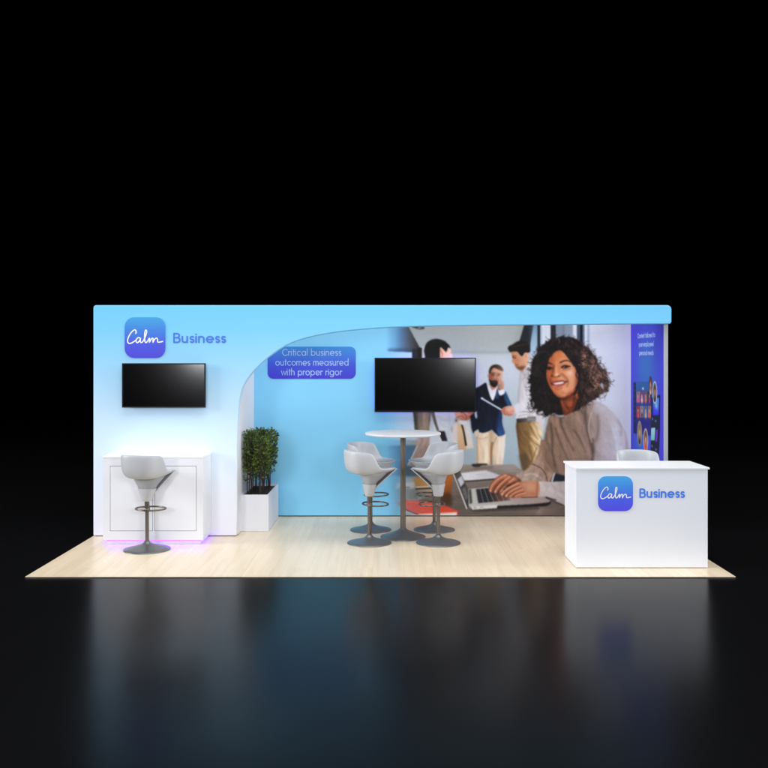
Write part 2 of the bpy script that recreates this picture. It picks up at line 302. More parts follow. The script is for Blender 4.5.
    K([(403, 508), (410, 511.4), (418, 514.4)], 1.2, (96, 46, 46), .8); K([(418, 513.8), (438, 513.4), (457, 512)], .8, (236, 120, 92), .8); K([(457.6, 511.2), (458.2, 515.8)], 1.2, (226, 50, 56), .9); K([(420, 516.4), (457, 515.6)], .7, (130, 122, 120), .7)
    K([(406, 502), (420, 503), (438, 507)], 1.2, (240, 110, 84), .5, .8)
    # paper sheets
    P([(458, 473.4), (470, 472), (486, 470.4), (493, 472.6), (501.6, 475.6), (497.6, 478.2), (470, 480.6), (461, 480.4)], grad((226, 226, 232), (196, 198, 208), (468, 474), (496, 477)), 1, .45, False)
    K([(463, 481.6), (480, 480.4), (497, 479)], 1.3, (44, 40, 42), .85); K([(476, 474.6), (486, 474)], .6, (178, 178, 186), .7); K([(478, 476.4), (490, 475.6)], .6, (186, 186, 194), .7)
    # ---- laptop
    P([(452.4, 472.6), (459.6, 470.4), (464, 480), (467.4, 488), (471, 503), (467.6, 508.8), (464, 502)], (58, 56, 58), 1, .4, False)
    P([(457.6, 479.4), (461.6, 475.4), (464.6, 482.6), (460.8, 487.2)], (200, 206, 218), 1, .45, False); P([(455, 476), (459.4, 471.4), (461.2, 475), (457.2, 479)], (92, 86, 82), .9, .4, False)
    P([(461.8, 489), (465.6, 486), (468.4, 497), (466, 501)], (112, 110, 110), .8, .6, False)
    K([(453.2, 472.8), (460, 490), (467, 508.4)], 1.25, (218, 216, 214), 1, .35, False)
    P([(469, 489), (512, 484.2), (551.6, 499.8), (549, 503.4), (498, 506), (472, 509), (469, 506)], grad((184, 184, 182), (158, 146, 142), (474, 500), (545, 500)), 1, .4, False)
    P([(497, 506), (530, 504.4), (549.4, 502.4), (551.8, 500.4), (551, 504), (546.6, 506.2), (520, 507.6), (497, 509)], (28, 28, 30), 1, .4, False)
    P([(470, 509), (497, 508), (540, 507), (540, 509), (474, 512)], (52, 46, 44), .7, .8, False)
    P([(472, 506.6), (498, 504.6), (497.2, 508), (472.6, 509.8)], (214, 213, 209), 1, .35, False); R(474, 507, 477, 508.4, (150, 146, 140), .8); R(480, 506.4, 484, 507.8, (168, 164, 158), .8)
    P([(469, 489.6), (471.4, 489.2), (472.6, 503), (470, 504)], (64, 62, 58), .95, .4, False)
    P([(476.2, 489.2), (500, 486.8), (511.6, 500.2), (478.6, 503.2)], ramp([(476, (34, 36, 44)), (490, (36, 36, 42)), (500, (86, 60, 56)), (511, (112, 84, 78))]), 1, .4, False)
    for k in range(1, 7): K([(476.2 + 4.1 * k, 489.2 - .42 * k), (478.6 + 5.2 * k, 503.2 - .5 * k)], .55, (160, 158, 160) if k < 4 else (170, 130, 120), .85, .3, False)
    for k in range(1, 5): K([(476.3 + .5 * k, 489.2 + 2.8 * k), (500 + 2.2 * k, 487 + 2.7 * k)], .3, (92, 90, 96), .45, .3, False)
    P([(512, 497.6), (530, 496), (547, 500.4), (536, 503), (516, 503)], (170, 152, 148), .8, .8)
    # ---- woman: far sleeve, forearm
    P([(541.4, 440), (538.5, 454), (534, 463), (526, 470), (516.5, 474), (517, 482), (553, 483), (556, 470), (562, 440)], grad((140, 108, 88), (176, 156, 146), (548, 452), (522, 477)), 1, .5, False)
    K([(533, 464), (541, 468), (546, 474), (548, 482)], (1.2, .9), (74, 56, 48), .8, .5); K([(538, 461), (546, 466), (551, 476)], 2.2, (172, 140, 120), .6, .9); K([(525, 475), (534, 474), (541, 478)], 2, (196, 182, 178), .7, 1)
    fs_ = c.full([(541.4, 440), (538.5, 454), (534, 463), (526, 470), (516.5, 474), (517, 482), (553, 483), (556, 470), (562, 440)], .5, False); cloth(c, fs_, 125, 9, 2.6, .16, 23)
    P([(550, 483), (556, 470), (560, 464), (566, 462), (566, 483)], (30, 34, 46), 1, .5, False); K([(552.6, 481), (555.4, 473), (560.6, 468)], (2, .8), (206, 204, 212), .9, .5)
    # ---- woman: sweater
    SW = [(551, 412.5), (549, 418), (547, 426), (545, 436), (542.6, 446), (545, 470), (566, 476), (632, 490), (632, 452), (629.4, 444), (626.4, 433), (621.4, 423), (614.6, 413), (606, 405.5), (597, 401), (588.5, 404), (577, 409.4), (566, 416), (560, 417)]
    sm = c.full(SW, .55, False)
    c.put((0, c.W, 0, c.H), sm, ramp([(543, (126, 100, 84)), (560, (134, 108, 92)), (575, (136, 112, 98)), (590, (142, 120, 110)), (597, (160, 146, 144)), (606, (180, 172, 178)), (618, (188, 184, 194)), (630, (186, 176, 184))]))
    B(604, 408, 10, 6, (194, 192, 202), .75, 20, sm); B(618, 440, 4, 20, (196, 200, 212), .65, -8, sm); B(608, 430, 5, 18, (176, 164, 164), .5, -8, sm)
    B(575, 416, 6, 6, (158, 128, 106), .8, 0, sm); B(572, 440, 5, 16, (156, 124, 104), .5, -25, sm); B(556, 434, 3, 14, (148, 116, 96), .6, -18, sm); B(584, 446, 3, 10, (166, 136, 114), .6, -20, sm)
    folds = [([(560, 415), (562, 425), (567, 437), (574, 450)], 2.6, (70, 56, 50)), ([(556, 428), (559, 438), (564, 450), (570, 462)], 1.8, (76, 60, 52)), ([(551, 424), (553, 438), (553, 452), (556, 466)], 2.2, (64, 52, 46)),
             ([(585.6, 408), (586.6, 420), (587.4, 430), (590.6, 442), (593, 452)], 2.4, (72, 60, 54)), ([(574, 430), (580, 438), (586, 452)], 1.6, (96, 76, 66)), ([(593, 440), (593.8, 448), (593, 460)], 3, (52, 42, 38)),
             ([(598, 416), (599, 428), (597, 440)], 3.0, (122, 98, 88)), ([(548, 426), (548, 440), (550, 450)], 1.2, (92, 74, 64)), ([(619, 420), (622, 428), (621.4, 436)], 1.6, (160, 148, 158)), ([(626, 429), (627.5, 440), (627, 452)], 2.2, (152, 142, 150)), ([(612, 424), (616, 438), (619, 452)], 1.2, (204, 206, 216)), ([(582, 411), (585, 416), (584.6, 424)], 1.6, (92, 76, 68))]
    for q, w, col in folds: K(q, (w * .8, w * .5), col, .8, w * .7 + .5, True, sm)
    cloth(c, sm * np.clip((604 - c.X) / 12, .25, 1)[None], 70, 22, 3.2, .17, 21); cloth(c, sm, 60, 5, 2.2, .06, 22)
    K([(592.6, 412), (590.2, 420), (589.4, 430), (592.4, 442)], (1.6, .9), (186, 164, 154), .85, .8, True, sm)
    for q in ([(567, 430), (574, 440), (580, 450)], [(563, 424), (569, 436)], [(579, 432), (585, 444), (589, 454)], [(548.6, 432), (550, 442)], [(556, 420), (559, 432)]): K(q, 1.2, (168, 136, 114), .5, 1.3, True, sm)
    K([(566, 416.4), (571, 413), (577, 409.6), (588, 404.4)], .9, (186, 158, 138), .8, .4, True, sm); K([(569, 418.6), (575, 415), (580, 412.4)], .6, (112, 90, 78), .5, .4, True, sm)
    # near forearm sleeve
    P([(538.6, 481.4), (552, 481.8), (566, 481.2), (632, 483), (632, 508), (566, 506), (559, 502.6), (552, 500), (546.6, 496.8), (537.6, 496.6)], grad((206, 196, 196), (190, 180, 180), (540, 486), (562, 500)), 1, .45, False)
    for q in ([(544, 484), (548, 488), (545, 493)], [(552, 484), (556, 490), (554, 496)], [(560, 484), (562, 492)]): K(q, 1.2, (172, 160, 162), .5, 1.3)
    cloth(c, c.full([(538.6, 481.4), (632, 483), (632, 508), (566, 506), (552, 500), (546.6, 496.8), (537.6, 496.6)], .5, False), 40, 9, 3.0, .08, 24)
    K([(547, 497.6), (553, 500.6), (564, 505.4)], 1.4, (70, 58, 54), .85, .5); K([(547, 497.6), (556, 500)], 1.8, (48, 40, 40), .7, .6)
    # ---- hands on the keyboard
    P([(488.8, 490.6), (490.4, 484), (496, 478), (503, 474.6), (511, 474.6), (521, 479.6), (522, 488), (512, 486), (505, 488), (500, 492.6), (494, 493), (490.6, 492.6)], grad((150, 88, 62), (96, 52, 38), (500, 477), (508, 489)), 1, .45)
    for q in ([(505.6, 476), (499, 479.4), (493, 485.4), (490.8, 491)], [(510, 477.4), (503.6, 482), (498.4, 487.6), (495.6, 492)], [(514, 479.6), (508.6, 483.4), (504, 488), (501, 491.6)]):
        K(q, (3.2, 2.0), (186, 114, 82), .95, .6); K([(x - .4, y - .5) for x, y in q], (1.3, .9), (224, 166, 134), .75, .7)
    for q in ([(504, 479.6), (497.4, 485.4), (493.6, 492.4)], [(508.6, 482.2), (502.6, 487.4), (498.8, 492.6)]): K(q, .7, (74, 36, 26), .85, .5)
    B(515, 478.6, 3.4, 2.2, (206, 142, 110), .7, 30); B(507, 475.6, 2.4, 1, (228, 172, 140), .6, 20)
    B(505.6, 489.4, 2.2, 2, (40, 28, 28), .85, 20); P([(506, 485.6), (511, 483.4), (512, 485.6), (508, 488.4)], (58, 32, 26), .75, .6)
    P([(501, 494.6), (505, 490), (512, 485.6), (520, 481.8), (538.6, 481.8), (538.2, 496.4), (526, 497), (516, 498), (509, 497.8), (505, 497)], grad((122, 70, 50), (196, 138, 108), (508, 490), (530, 489)), 1, .45)
    B(531, 487, 6, 4, (214, 158, 128), .7); B(524, 484.4, 4, 2, (212, 152, 120), .6); B(533, 494, 5, 2, (176, 112, 84), .6)
    for q in ([(519, 483.6), (511.6, 487), (505.6, 491), (502.2, 494.6)], [(521, 486.6), (514, 489.8), (509, 493), (506.4, 496.2)], [(523, 489.8), (517, 492), (512.6, 494.6), (510.4, 496.8)], [(526, 493.4), (520, 494.6), (516, 496.6)]):
        K(q, (3.0, 1.9), (188, 118, 88), .95, .6); K([(x - .2, y - .5) for x, y in q], (1.2, .8), (228, 174, 142), .75, .7)
    for q in ([(520, 485.4), (512.6, 488.8), (507, 493), (504.4, 496)], [(522, 488.6), (515.4, 491.2), (510, 495)], [(524.6, 492), (519, 493.4), (514, 496)]): K(q, .65, (84, 42, 30), .85, .5)
    for p in ((490.9, 490.8), (495.8, 491.6), (502.6, 494.2), (506.8, 495.8)): B(p[0], p[1], .9, .9, (238, 204, 186), .7)
    K([(538, 482), (537.4, 489), (536.8, 496.4)], 1.4, (150, 92, 70), .6, .8); K([(522, 497.6), (530, 497.4), (538, 497)], 1.0, (70, 44, 38), .7)
    # ---- woman: neck, hair behind, face, curls
    HO = [(548, 341), (553, 338.4), (559, 337.6), (565.6, 336.4), (571, 337), (575.5, 338.6), (580.5, 341), (585.5, 345), (590.5, 351), (594.8, 356), (599, 361.5), (603, 367), (607, 373.5), (609.6, 380), (609, 387), (606, 392),
          (602, 397), (596, 399.6), (591, 402), (587, 405.5), (578, 409.5), (566, 414.5), (556, 413.5), (549, 414.5), (543, 412), (537, 410), (532, 405), (530.6, 398), (530.2, 388), (530.6, 378), (531, 369), (533, 361), (536, 354), (540, 347.5)]
    HS = spline(HO, True, 8); hr = random.Random(7); off = [hr.uniform(-1, 1) for _ in range(len(HS))]
    rag = []
    for i, (x, y) in enumerate(HS):
        d = math.hypot(x - 568, y - 378); o = .9 * off[i] + 1.0 * off[(i // 4) * 4 % len(off)] + .3
        o *= 1.25 if (x > 588 or (x < 550 and y > 372)) else .7
        rag.append((x + (x - 568) / d * o, y + (y - 378) / d * o))
    hm = c.full(rag, .55, False)
    c.put((0, c.W, 0, c.H), hm, ramp([(530, (20, 17, 18)), (560, (20, 16, 16)), (576, (32, 24, 22)), (592, (66, 48, 42)), (606, (84, 64, 56))]))
    P([(561, 396), (577, 389), (578.5, 397), (576, 405), (574, 410.6), (569, 414.2), (564.6, 415.4), (562, 406)], grad((158, 76, 44), (92, 42, 27), (570, 397), (567, 413)), 1, .7); B(568, 403, 2.4, 5, (170, 84, 48), .6)
    P([(560, 395), (566, 397), (574, 392), (578, 388), (578, 392), (571, 397.5), (562, 401)], (86, 38, 24), .8, .9)
    B(574.5, 404, 2, 6, (72, 34, 24), .7, 8)
    FA = [(550, 356), (554.6, 351.4), (561.4, 349.2), (566.6, 352), (570.6, 357), (575, 362.6), (578, 369), (578.8, 376), (577.4, 384.4), (573.4, 390.6), (567.4, 395.4), (562.4, 397.4), (557.4, 395.8), (552.4, 390.4), (548.8, 383.4), (546.6, 377), (546.4, 369.6), (547.6, 361.6)]
    fm = c.full(FA, .55)
    c.put((0, c.W, 0, c.H), fm, ramp([(546, (122, 56, 32)), (549, (160, 80, 46)), (554, (192, 108, 64)), (560, (210, 130, 86)), (567, (218, 146, 106)), (573, (214, 142, 102)), (578, (160, 88, 58))]))
    B(558, 351, 8, 2.6, (132, 70, 42), .75, -8, fm); B(572.5, 361, 2.4, 4, (150, 86, 56), .7, -35, fm); B(577.5, 380, 1.6, 7, (128, 66, 42), .7, 6, fm); B(558, 396.4, 6, 1.6, (128, 62, 38), .7, 12, fm)
    B(559, 355, 5, 4, (192, 112, 66), .8, 0, fm); B(552, 358, 3, 5, (160, 84, 46), .6, 0, fm); B(566.5, 357, 2, 3, (176, 100, 62), .5, -30, fm)
    B(570.4, 373, 3.2, 3.4, (226, 184, 162), .9, -20, fm); B(564.6, 389.4, 3.4, 2.6, (214, 160, 126), .6, 0, fm); B(563.6, 393, 3, 1.6, (176, 104, 70), .5, 0, fm); B(572, 382, 3, 5, (208, 146, 110), .7, 20, fm)
    B(548.4, 380, 1.6, 7, (150, 74, 40), .7, -12, fm); B(549, 374, 2, 3.2, (190, 104, 64), .55, 0, fm); B(555, 393.6, 4, 2, (150, 76, 46), .7, 30, fm); B(570, 393, 4, 1.6, (146, 78, 48), .7, -32, fm)
    B(557, 391, 2.4, 2, (198, 110, 80), .6, 0, fm)
    # eye sockets, brows, eyes
    B(549.6, 367.4, 3.4, 2.6, (92, 42, 28), .8, 0, fm); B(565.6, 366, 4.4, 2.4, (126, 66, 44), .7, -8, fm); B(553.8, 368.6, 1.3, 3.6, (84, 38, 24), .7, 12, fm)
    K([(546.4, 363.9), (549, 362.9), (552.4, 364)], (1.7, 1.1), (44, 22, 18), .85, .75); K([(561, 362.5), (564.4, 360.9), (568.6, 360.7), (571, 362)], (1.7, .8), (50, 26, 20), .85, .75)
    K([(549, 365.4), (552, 365.9)], 1.0, (176, 92, 70), .7, .5); K([(563, 363.8), (567, 363.2), (570, 364.4)], 1.1, (206, 140, 106), .8, .5)
    P([(547, 369), (549.4, 367.5), (552.6, 368.6), (550.2, 369.7)], (30, 20, 17), 1, .5); K([(546.8, 368.6), (549.4, 367.2), (552.8, 368.3)], .8, (20, 12, 11), .9, .5); B(550.8, 368.7, .7, .4, (100, 92, 86), .5); B(549.2, 368.4, .8, .8, (12, 12, 12), .8)
    P([(562, 367.6), (564.4, 366), (568, 366.3), (569.8, 367), (567, 368.1), (564, 368.4)], (34, 22, 19), 1, .5); K([(561.8, 367.5), (564.4, 365.8), (568.4, 366), (570.8, 366.5)], .9, (20, 13, 13), .92, .5)
    B(565.7, 367.3, 1.0, .8, (10, 9, 9), .9); B(564.3, 367.4, .8, .55, (168, 166, 158), .9); B(567.9, 367.2, .7, .4, (110, 96, 90), .6); B(565.2, 366.7, .35, .35, (230, 230, 230), .8); K([(563.4, 369.8), (567, 369.6), (570.4, 368.4)], .8, (150, 84, 58), .6, .5)
    # nose
    K([(557, 362), (556.6, 368), (557.2, 374)], (2.0, 2.6), (210, 148, 112), .6, 1.4); K([(556.9, 368), (557.2, 373)], .8, (228, 180, 154), .6, .8); B(557.6, 374.7, 1.7, 1.3, (234, 200, 184), .85); K([(554, 366), (553.6, 371), (552.6, 375)], (1.4, 2.2), (122, 60, 36), .65, 1.1); B(560.2, 372, 1.2, 3, (198, 128, 94), .5, 0, fm)
    B(552.6, 376.2, 1.5, 1.0, (58, 26, 20), .9); K([(552.8, 376.8), (555.4, 377.3), (558, 376.7), (560.2, 376.2)], .9, (118, 60, 42), .7, .8); B(559.4, 376, 1.0, .7, (66, 32, 26), .9); B(561.4, 374.4, 1.0, 1.4, (196, 124, 92), .6); B(562, 378.4, 2.4, 1.6, (206, 164, 128), .7, 10)
    # smile
    K([(561.6, 374.4), (564.4, 376.6), (567.4, 379.6), (568.6, 383), (567.6, 386)], 1.8, (142, 74, 48), .5, 1.3); B(571.6, 378, 2.6, 2.6, (216, 156, 122), .5, 0, fm); K([(563.6, 370.2), (567.4, 370.4), (571, 369)], 1.0, (172, 104, 76), .5, .8)
    K([(562.6, 373.6), (565.6, 376), (568, 379.4), (568.4, 382.4)], 1.3, (150, 80, 52), .6, .9); K([(551, 378.4), (550.8, 382), (552, 385)], 1.2, (102, 50, 34), .7, .6); B(552.4, 383, 1.1, 2.6, (70, 32, 26), .6)
    P([(552.2, 382.8), (555, 381.2), (559, 380.8), (563, 380.6), (567.4, 381.2), (565.8, 383.6), (562.2, 386.2), (558, 387.4), (555, 386.6), (553.2, 384.8)], (138, 66, 56), 1, .45)
    P([(554, 383.6), (558, 382.5), (562, 381.9), (565.4, 381.8), (563.4, 383.4), (559.6, 384.2), (556, 384.4)], (236, 222, 218), 1, .4)
    K([(551.8, 383), (554, 384.8), (556, 385.2)], .7, (44, 18, 16), .8, .35); K([(564.6, 382.4), (568.2, 381.2)], .8, (64, 28, 24), .9, .4)
    K([(555, 385.6), (558.4, 386.3), (562.4, 385)], (1.7, 1.2), (192, 88, 80), .9, .5); K([(553.6, 381.7), (558.6, 381), (564, 380.4)], .9, (128, 62, 54), .8, .4); B(556.4, 386.4, 1.3, .7, (226, 116, 112), .7); K([(555.4, 388.8), (559, 389.2), (562.6, 388)], .9, (128, 64, 46), .6, .5)
    # hair falling over the face edges
    for q, w in (([(561, 347.6), (566, 351.4), (570, 357), (575.6, 364), (579, 372)], 4.2), ([(561, 348.4), (555.4, 350), (550.6, 354), (547.8, 360), (546.4, 368)], 3.2), ([(579.4, 370), (580, 380), (578, 388), (575, 394)], 2.6), ([(545.8, 366), (545.4, 376), (548, 386), (553, 393)], 2.6)): K(q, (w, w * .7), (22, 17, 17), .95, .7)
    K([(565, 352), (569, 357), (572, 361.6), (574.4, 366)], 1.2, (30, 20, 20), .9, .7); K([(551, 354), (549, 358.6), (548.2, 362)], 1.6, (34, 22, 20), .85, .8); K([(556, 350.6), (553.6, 353), (551.6, 356.6)], 1.4, (34, 22, 20), .8, .8); K([(577.6, 371), (576.6, 375), (578.6, 379)], 1.2, (30, 20, 20), .8, .6)
    def curl(x, y, r, n, col, al, w, ang):
        pts = []; a = rnd.uniform(0, 6.28); dx, dy = math.cos(ang), math.sin(ang)
        for k in range(n):
            t = k * 1.05
            pts.append((x + dx * k * r * .62 + r * math.cos(a + t), y + dy * k * r * .62 + r * .8 * math.sin(a + t)))
        K(pts, (w, w * .6), col, al, .32)
    cx, cy = 565, 368
    def inside(x, y):
        i, j = int((x - c.x0) * S), int((y - c.y0) * S)
        return hm[j, i] > .55 and fm[min(c.H - 1, j + int(1.2 * S)), i] < .2 and fm[j, min(c.W - 1, i + int(1.5 * S))] < .2 and fm[j, i - int(1.2 * S)] < .2 and not (562 < x < 577 and 390 < y < 415)
    n = 0
    for k in range(520):
        x = rnd.uniform(531, 609); y = rnd.uniform(337, 406)
        if not inside(x, y): continue
        a = math.atan2(y - 346, (x - 563) * 1.1); a = a if y > 350 else math.atan2(6, x - 563)
        a += rnd.uniform(-.35, .35); L_ = rnd.uniform(4, 9); ph = rnd.uniform(0, 6.28); am = rnd.uniform(.5, 1.1); pts = []
        for q in range(7):
            t = q / 6; px_ = x + math.cos(a) * L_ * t; py_ = y + math.sin(a) * L_ * t + .12 * L_ * t; o = am * math.sin(ph + 9 * t)
            px_ += -math.sin(a) * o; py_ += math.cos(a) * o
            if inside(px_, py_): pts.append((px_, py_))
        if len(pts) < 4: continue
        right = max(0, min(1, (x - 568) / 26)); top = max(0, min(1, (354 - y) / 14)); v = rnd.random()
        col = (38 + 92 * right * v + 44 * top * v, 28 + 62 * right * v + 31 * top * v, 26 + 50 * right * v + 27 * top * v) if rnd.random() < .64 else (9, 7, 8)
        K(pts, (rnd.uniform(.7, 1.5), .4), col, rnd.uniform(.5, .9), .5)
    while n < 260:
        x = rnd.uniform(530, 611); y = rnd.uniform(336, 414)
        if not inside(x, y): continue
        n += 1
        right = max(0, min(1, (x - 572) / 30)); top = max(0, min(1, (352 - y) / 14))
        L = rnd.random()
        hi = (34 + 62 * right * L + 26 * top * L, 27 + 40 * right * L + 18 * top * L, 26 + 32 * right * L + 16 * top * L)
        col = hi if rnd.random() < .62 else (11, 9, 10)
        curl(x, y, rnd.uniform(.7, 1.5), rnd.randint(3, 6), col, rnd.uniform(.45, .9), rnd.uniform(.5, .95), math.atan2(y - cy + 22, x - cx) + rnd.uniform(-.6, .6))
    for k in range(70):   # warm light on the right-hand curls
        t = rnd.random(); x = 584 + 18 * t + rnd.uniform(-6, 3); y = 348 + 30 * t + rnd.uniform(-3, 16)
        if inside(x, y): curl(x, y, rnd.uniform(.8, 1.5), 5, (158, 114, 94), rnd.uniform(.35, .65), .8, 1.1 + rnd.uniform(-.4, .4))
    cloth(c, hm * (1 - fm), 70, 6, 3.0, .5, 33)
    for k in range(len(HO) * 4):   # loose curls along the outline
        i = rnd.randrange(len(HO)); a = HO[i]; b = HO[(i + 1) % len(HO)]; t = rnd.random()
        x, y = a[0] + (b[0] - a[0]) * t, a[1] + (b[1] - a[1]) * t
        if y < 345 and rnd.random() < .6: continue
        d = math.hypot(x - 568, y - 378) or 1
        o = rnd.uniform(-.6, 1.9) * (1.25 if (x > 590 or (x < 548 and y > 390)) else .55)
        col = (34, 26, 26) if x < 575 else (76, 58, 54)
        curl(x + (x - 568) / d * o, y + (y - 378) / d * o, rnd.uniform(.7, 1.6), rnd.randint(4, 7), col, rnd.uniform(.4, .85), rnd.uniform(.3, .6), math.atan2(y - 378, x - 568) + rnd.uniform(-1.3, 1.3))
    for q in ([(599.5, 362.5), (603, 364), (605.6, 368), (605, 372)], [(605, 373), (609, 376.6), (611, 380.6), (609.6, 383)], [(601, 378), (606, 380), (608.6, 385)], [(604, 390), (607, 394), (604.4, 397.6), (600, 398)], [(612, 382), (615, 381), (614, 379.6)], [(598, 360), (601.4, 361), (600, 364), (598, 363)], [(528.5, 402), (530, 408), (533.5, 409)], [(527.6, 406), (531, 412), (535, 409)], [(537, 412), (540, 415), (544, 413.5)], [(542, 415), (546, 417), (548.6, 412)]):
        K(q, .6, (62, 48, 46) if q[0][0] > 580 else (26, 20, 20), .8, .35)
    P([(601.6, 383), (603.4, 384), (604.4, 388.6), (602.6, 388), (601, 385.6)], (196, 194, 206), .75, .4); P([(600, 395), (603, 394.6), (605, 397), (601.6, 397.6)], (200, 200, 212), .7, .4); P([(533, 401), (535, 404), (533, 407.6)], (196, 192, 200), .6, .5)
    for i in range(3): c.a[..., i] = gauss(c.a[..., i], .46 * S, .46 * S)
    # print grain
    rs = np.random.RandomState(3)
    c.a += (smooth_noise(rs, c.H, c.W, 2 * S) * 3 + smooth_noise(rs, c.H, c.W, .7 * S) * 4)[..., None]
    # the left edge melts into the plain blue of the wall
    f = np.clip((c.X - 380) / 10, 0, 1); f = (f * f * (3 - 2 * f))[None, :, None]
    c.a = np.array((128, 197, 236.)) * (1 - f) + c.a * f
    return np.clip(c.a, 0, 255)
import bpy, bmesh
from mathutils import Vector, Matrix
SC = bpy.context.scene
COL = SC.collection
R_ = math.radians
# ------------------------------------------------------------------ camera (metres; the camera stands at x = 0, y = 0)
F, CX, CY, EYE = 890.0, 388.5, 360.0, 1.859
def W(px, Y): return (px - CX) * Y / F            # photo column -> metres at distance Y
def Z(py, Y): return EYE - (py - CY) * Y / F
cam = bpy.data.cameras.new("camera"); co = bpy.data.objects.new("camera", cam); COL.objects.link(co)
co.location = (0, 0, EYE); co.rotation_euler = (R_(90), 0, 0)
cam.sensor_width = 36; cam.lens = F / 768 * 36
cam.shift_x = (384 - CX) / 768; cam.shift_y = -(384 - CY) / 768
cam.clip_end = 300; cam.clip_start = .05
SC.camera = co
Y_FRONT, Y_WALL, Y_BACK = 7.636, 9.380, 10.573    # floor edge, arched front wall, rear wall
XL, XR = -3.112, 2.984
XI = -1.597                                        # inner face of the closet wall
H = 2.437

# ------------------------------------------------------------------ materials
def lin(c):
    c = [v / 255 for v in c]
    return tuple(v / 12.92 if v <= .04045 else ((v + .055) / 1.055) ** 2.4 for v in c)
def mat(name, base=(200, 200, 200), rough=.5, metal=0, spec=.5, raw=None):
    m = bpy.data.materials.new(name); m.use_nodes = True
    b = m.node_tree.nodes["Principled BSDF"]
    b.inputs["Base Color"].default_value = (*(raw or lin(base)), 1)
    b.inputs["Roughness"].default_value = rough; b.inputs["Metallic"].default_value = metal
    b.inputs["Specular IOR Level"].default_value = spec
    return m
def nd(m, t, **k):
    n = m.node_tree.nodes.new(t)
    for a, v in k.items(): setattr(n, a, v)
    return n
def lk(m, a, b): m.node_tree.links.new(a, b)
def bsdf(m): return m.node_tree.nodes["Principled BSDF"]
def rampnode(m, stops):
    r = nd(m, "ShaderNodeValToRGB"); e = r.color_ramp.elements
    while len(e) < len(stops): e.new(.5)
    for el, (p, c) in zip(e, stops): el.position = p; el.color = (*c, 1)
    return r
def vgrad(name, stops, rough=.5, spec=.4, z0=None, z1=None):
    """printed vertical colour run: Generated z, or object z between z0 and z1"""
    m = mat(name, rough=rough, spec=spec)
    tc = nd(m, "ShaderNodeTexCoord"); sx = nd(m, "ShaderNodeSeparateXYZ")
    r = rampnode(m, [(p, lin(c)) for p, c in stops])
    if z0 is None:
        lk(m, tc.outputs["Generated"], sx.inputs[0]); lk(m, sx.outputs["Z"], r.inputs[0])
    else:
        mr = nd(m, "ShaderNodeMapRange"); mr.inputs["From Min"].default_value = z0; mr.inputs["From Max"].default_value = z1
        lk(m, tc.outputs["Object"], sx.inputs[0]); lk(m, sx.outputs["Z"], mr.inputs[0]); lk(m, mr.outputs[0], r.inputs[0])
    lk(m, r.outputs[0], bsdf(m).inputs["Base Color"])
    return m
def bumpy(m, scale, strength, dist=.002, detail=3):
    tc = nd(m, "ShaderNodeTexCoord"); n = nd(m, "ShaderNodeTexNoise"); b = nd(m, "ShaderNodeBump")
    n.inputs["Scale"].default_value = scale; n.inputs["Detail"].default_value = detail
    b.inputs["Strength"].default_value = strength; b.inputs["Distance"].default_value = dist
    lk(m, tc.outputs["Object"], n.inputs["Vector"]); lk(m, n.outputs["Fac"], b.inputs["Height"]); lk(m, b.outputs[0], bsdf(m).inputs["Normal"])
    return m
def roughvar(m, scale, lo, hi):
    tc = nd(m, "ShaderNodeTexCoord"); n = nd(m, "ShaderNodeTexNoise"); mr = nd(m, "ShaderNodeMapRange")
    n.inputs["Scale"].default_value = scale; n.inputs["Detail"].default_value = 4
    mr.inputs["From Min"].default_value = .3; mr.inputs["From Max"].default_value = .7
    mr.inputs["To Min"].default_value = lo; mr.inputs["To Max"].default_value = hi
    lk(m, tc.outputs["Object"], n.inputs["Vector"]); lk(m, n.outputs["Fac"], mr.inputs[0]); lk(m, mr.outputs[0], bsdf(m).inputs["Roughness"])
    return m
def emit(name, col, strength):
    m = mat(name, (10, 10, 10)); b = bsdf(m)
    b.inputs["Emission Color"].default_value = (*col, 1); b.inputs["Emission Strength"].default_value = strength
    return m

M = {}
# the arched wall's print: white at the bottom, sky blue at the top
M['arch'] = bumpy(vgrad("printed_fabric_sky", [(0, (232, 233, 241)), (.16, (231, 236, 246)), (.33, (218, 234, 249)), (.50, (198, 225, 246)), (.70, (162, 212, 244)), (.88, (126, 201, 243)), (1, (112, 195, 241))], .75, .2, 0, H), 420, .12, .0006)
M['blue'] = bumpy(vgrad("printed_fabric_blue", [(0, (134, 207, 245)), (1, (134, 207, 245))], .75, .2, 0, H), 420, .12, .0006)
M['white'] = roughvar(mat("white_laminate", (227, 230, 238), .35, 0, .4), 3, .3, .42)
M['whitewall'] = bumpy(mat("white_fabric", (228, 230, 236), .8, 0, .2), 420, .12, .0006)
M['counter'] = roughvar(mat("white_counter_panel", (234, 238, 247), .4, 0, .35), 2, .33, .5)
M['countertop'] = mat("white_counter_top", (246, 247, 249), .35, 0, .4)
M['planter'] = bumpy(mat("white_planter_lacquer", (223, 226, 234), .5, 0, .3), 90, .1, .001)
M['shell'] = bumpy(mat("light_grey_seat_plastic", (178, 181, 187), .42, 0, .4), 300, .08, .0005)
M['under'] = mat("shade_grey_underside", (150, 153, 158), .55, 0, .3)  # darker than the shell, standing in for shade under the seat
M['tabletop'] = mat("white_table_top", (202, 204, 208), .4, 0, .4)
M['steel'] = mat("brushed_dark_steel", (112, 105, 98), .36, 1)
M['base'] = roughvar(mat("grey_lacquered_base", (122, 123, 125), .4, .7), 8, .28, .45)
M['seam'] = mat("dark_gap", (30, 31, 36), .7)
M['edge'] = mat("silver_frame_profile", (176, 180, 184), .45, .2)
M['tile'] = vgrad("logo_tile_gradient", [(0, (76, 66, 210)), (.35, (68, 86, 214)), (.7, (60, 128, 214)), (1, (62, 158, 214))], .5, .3)
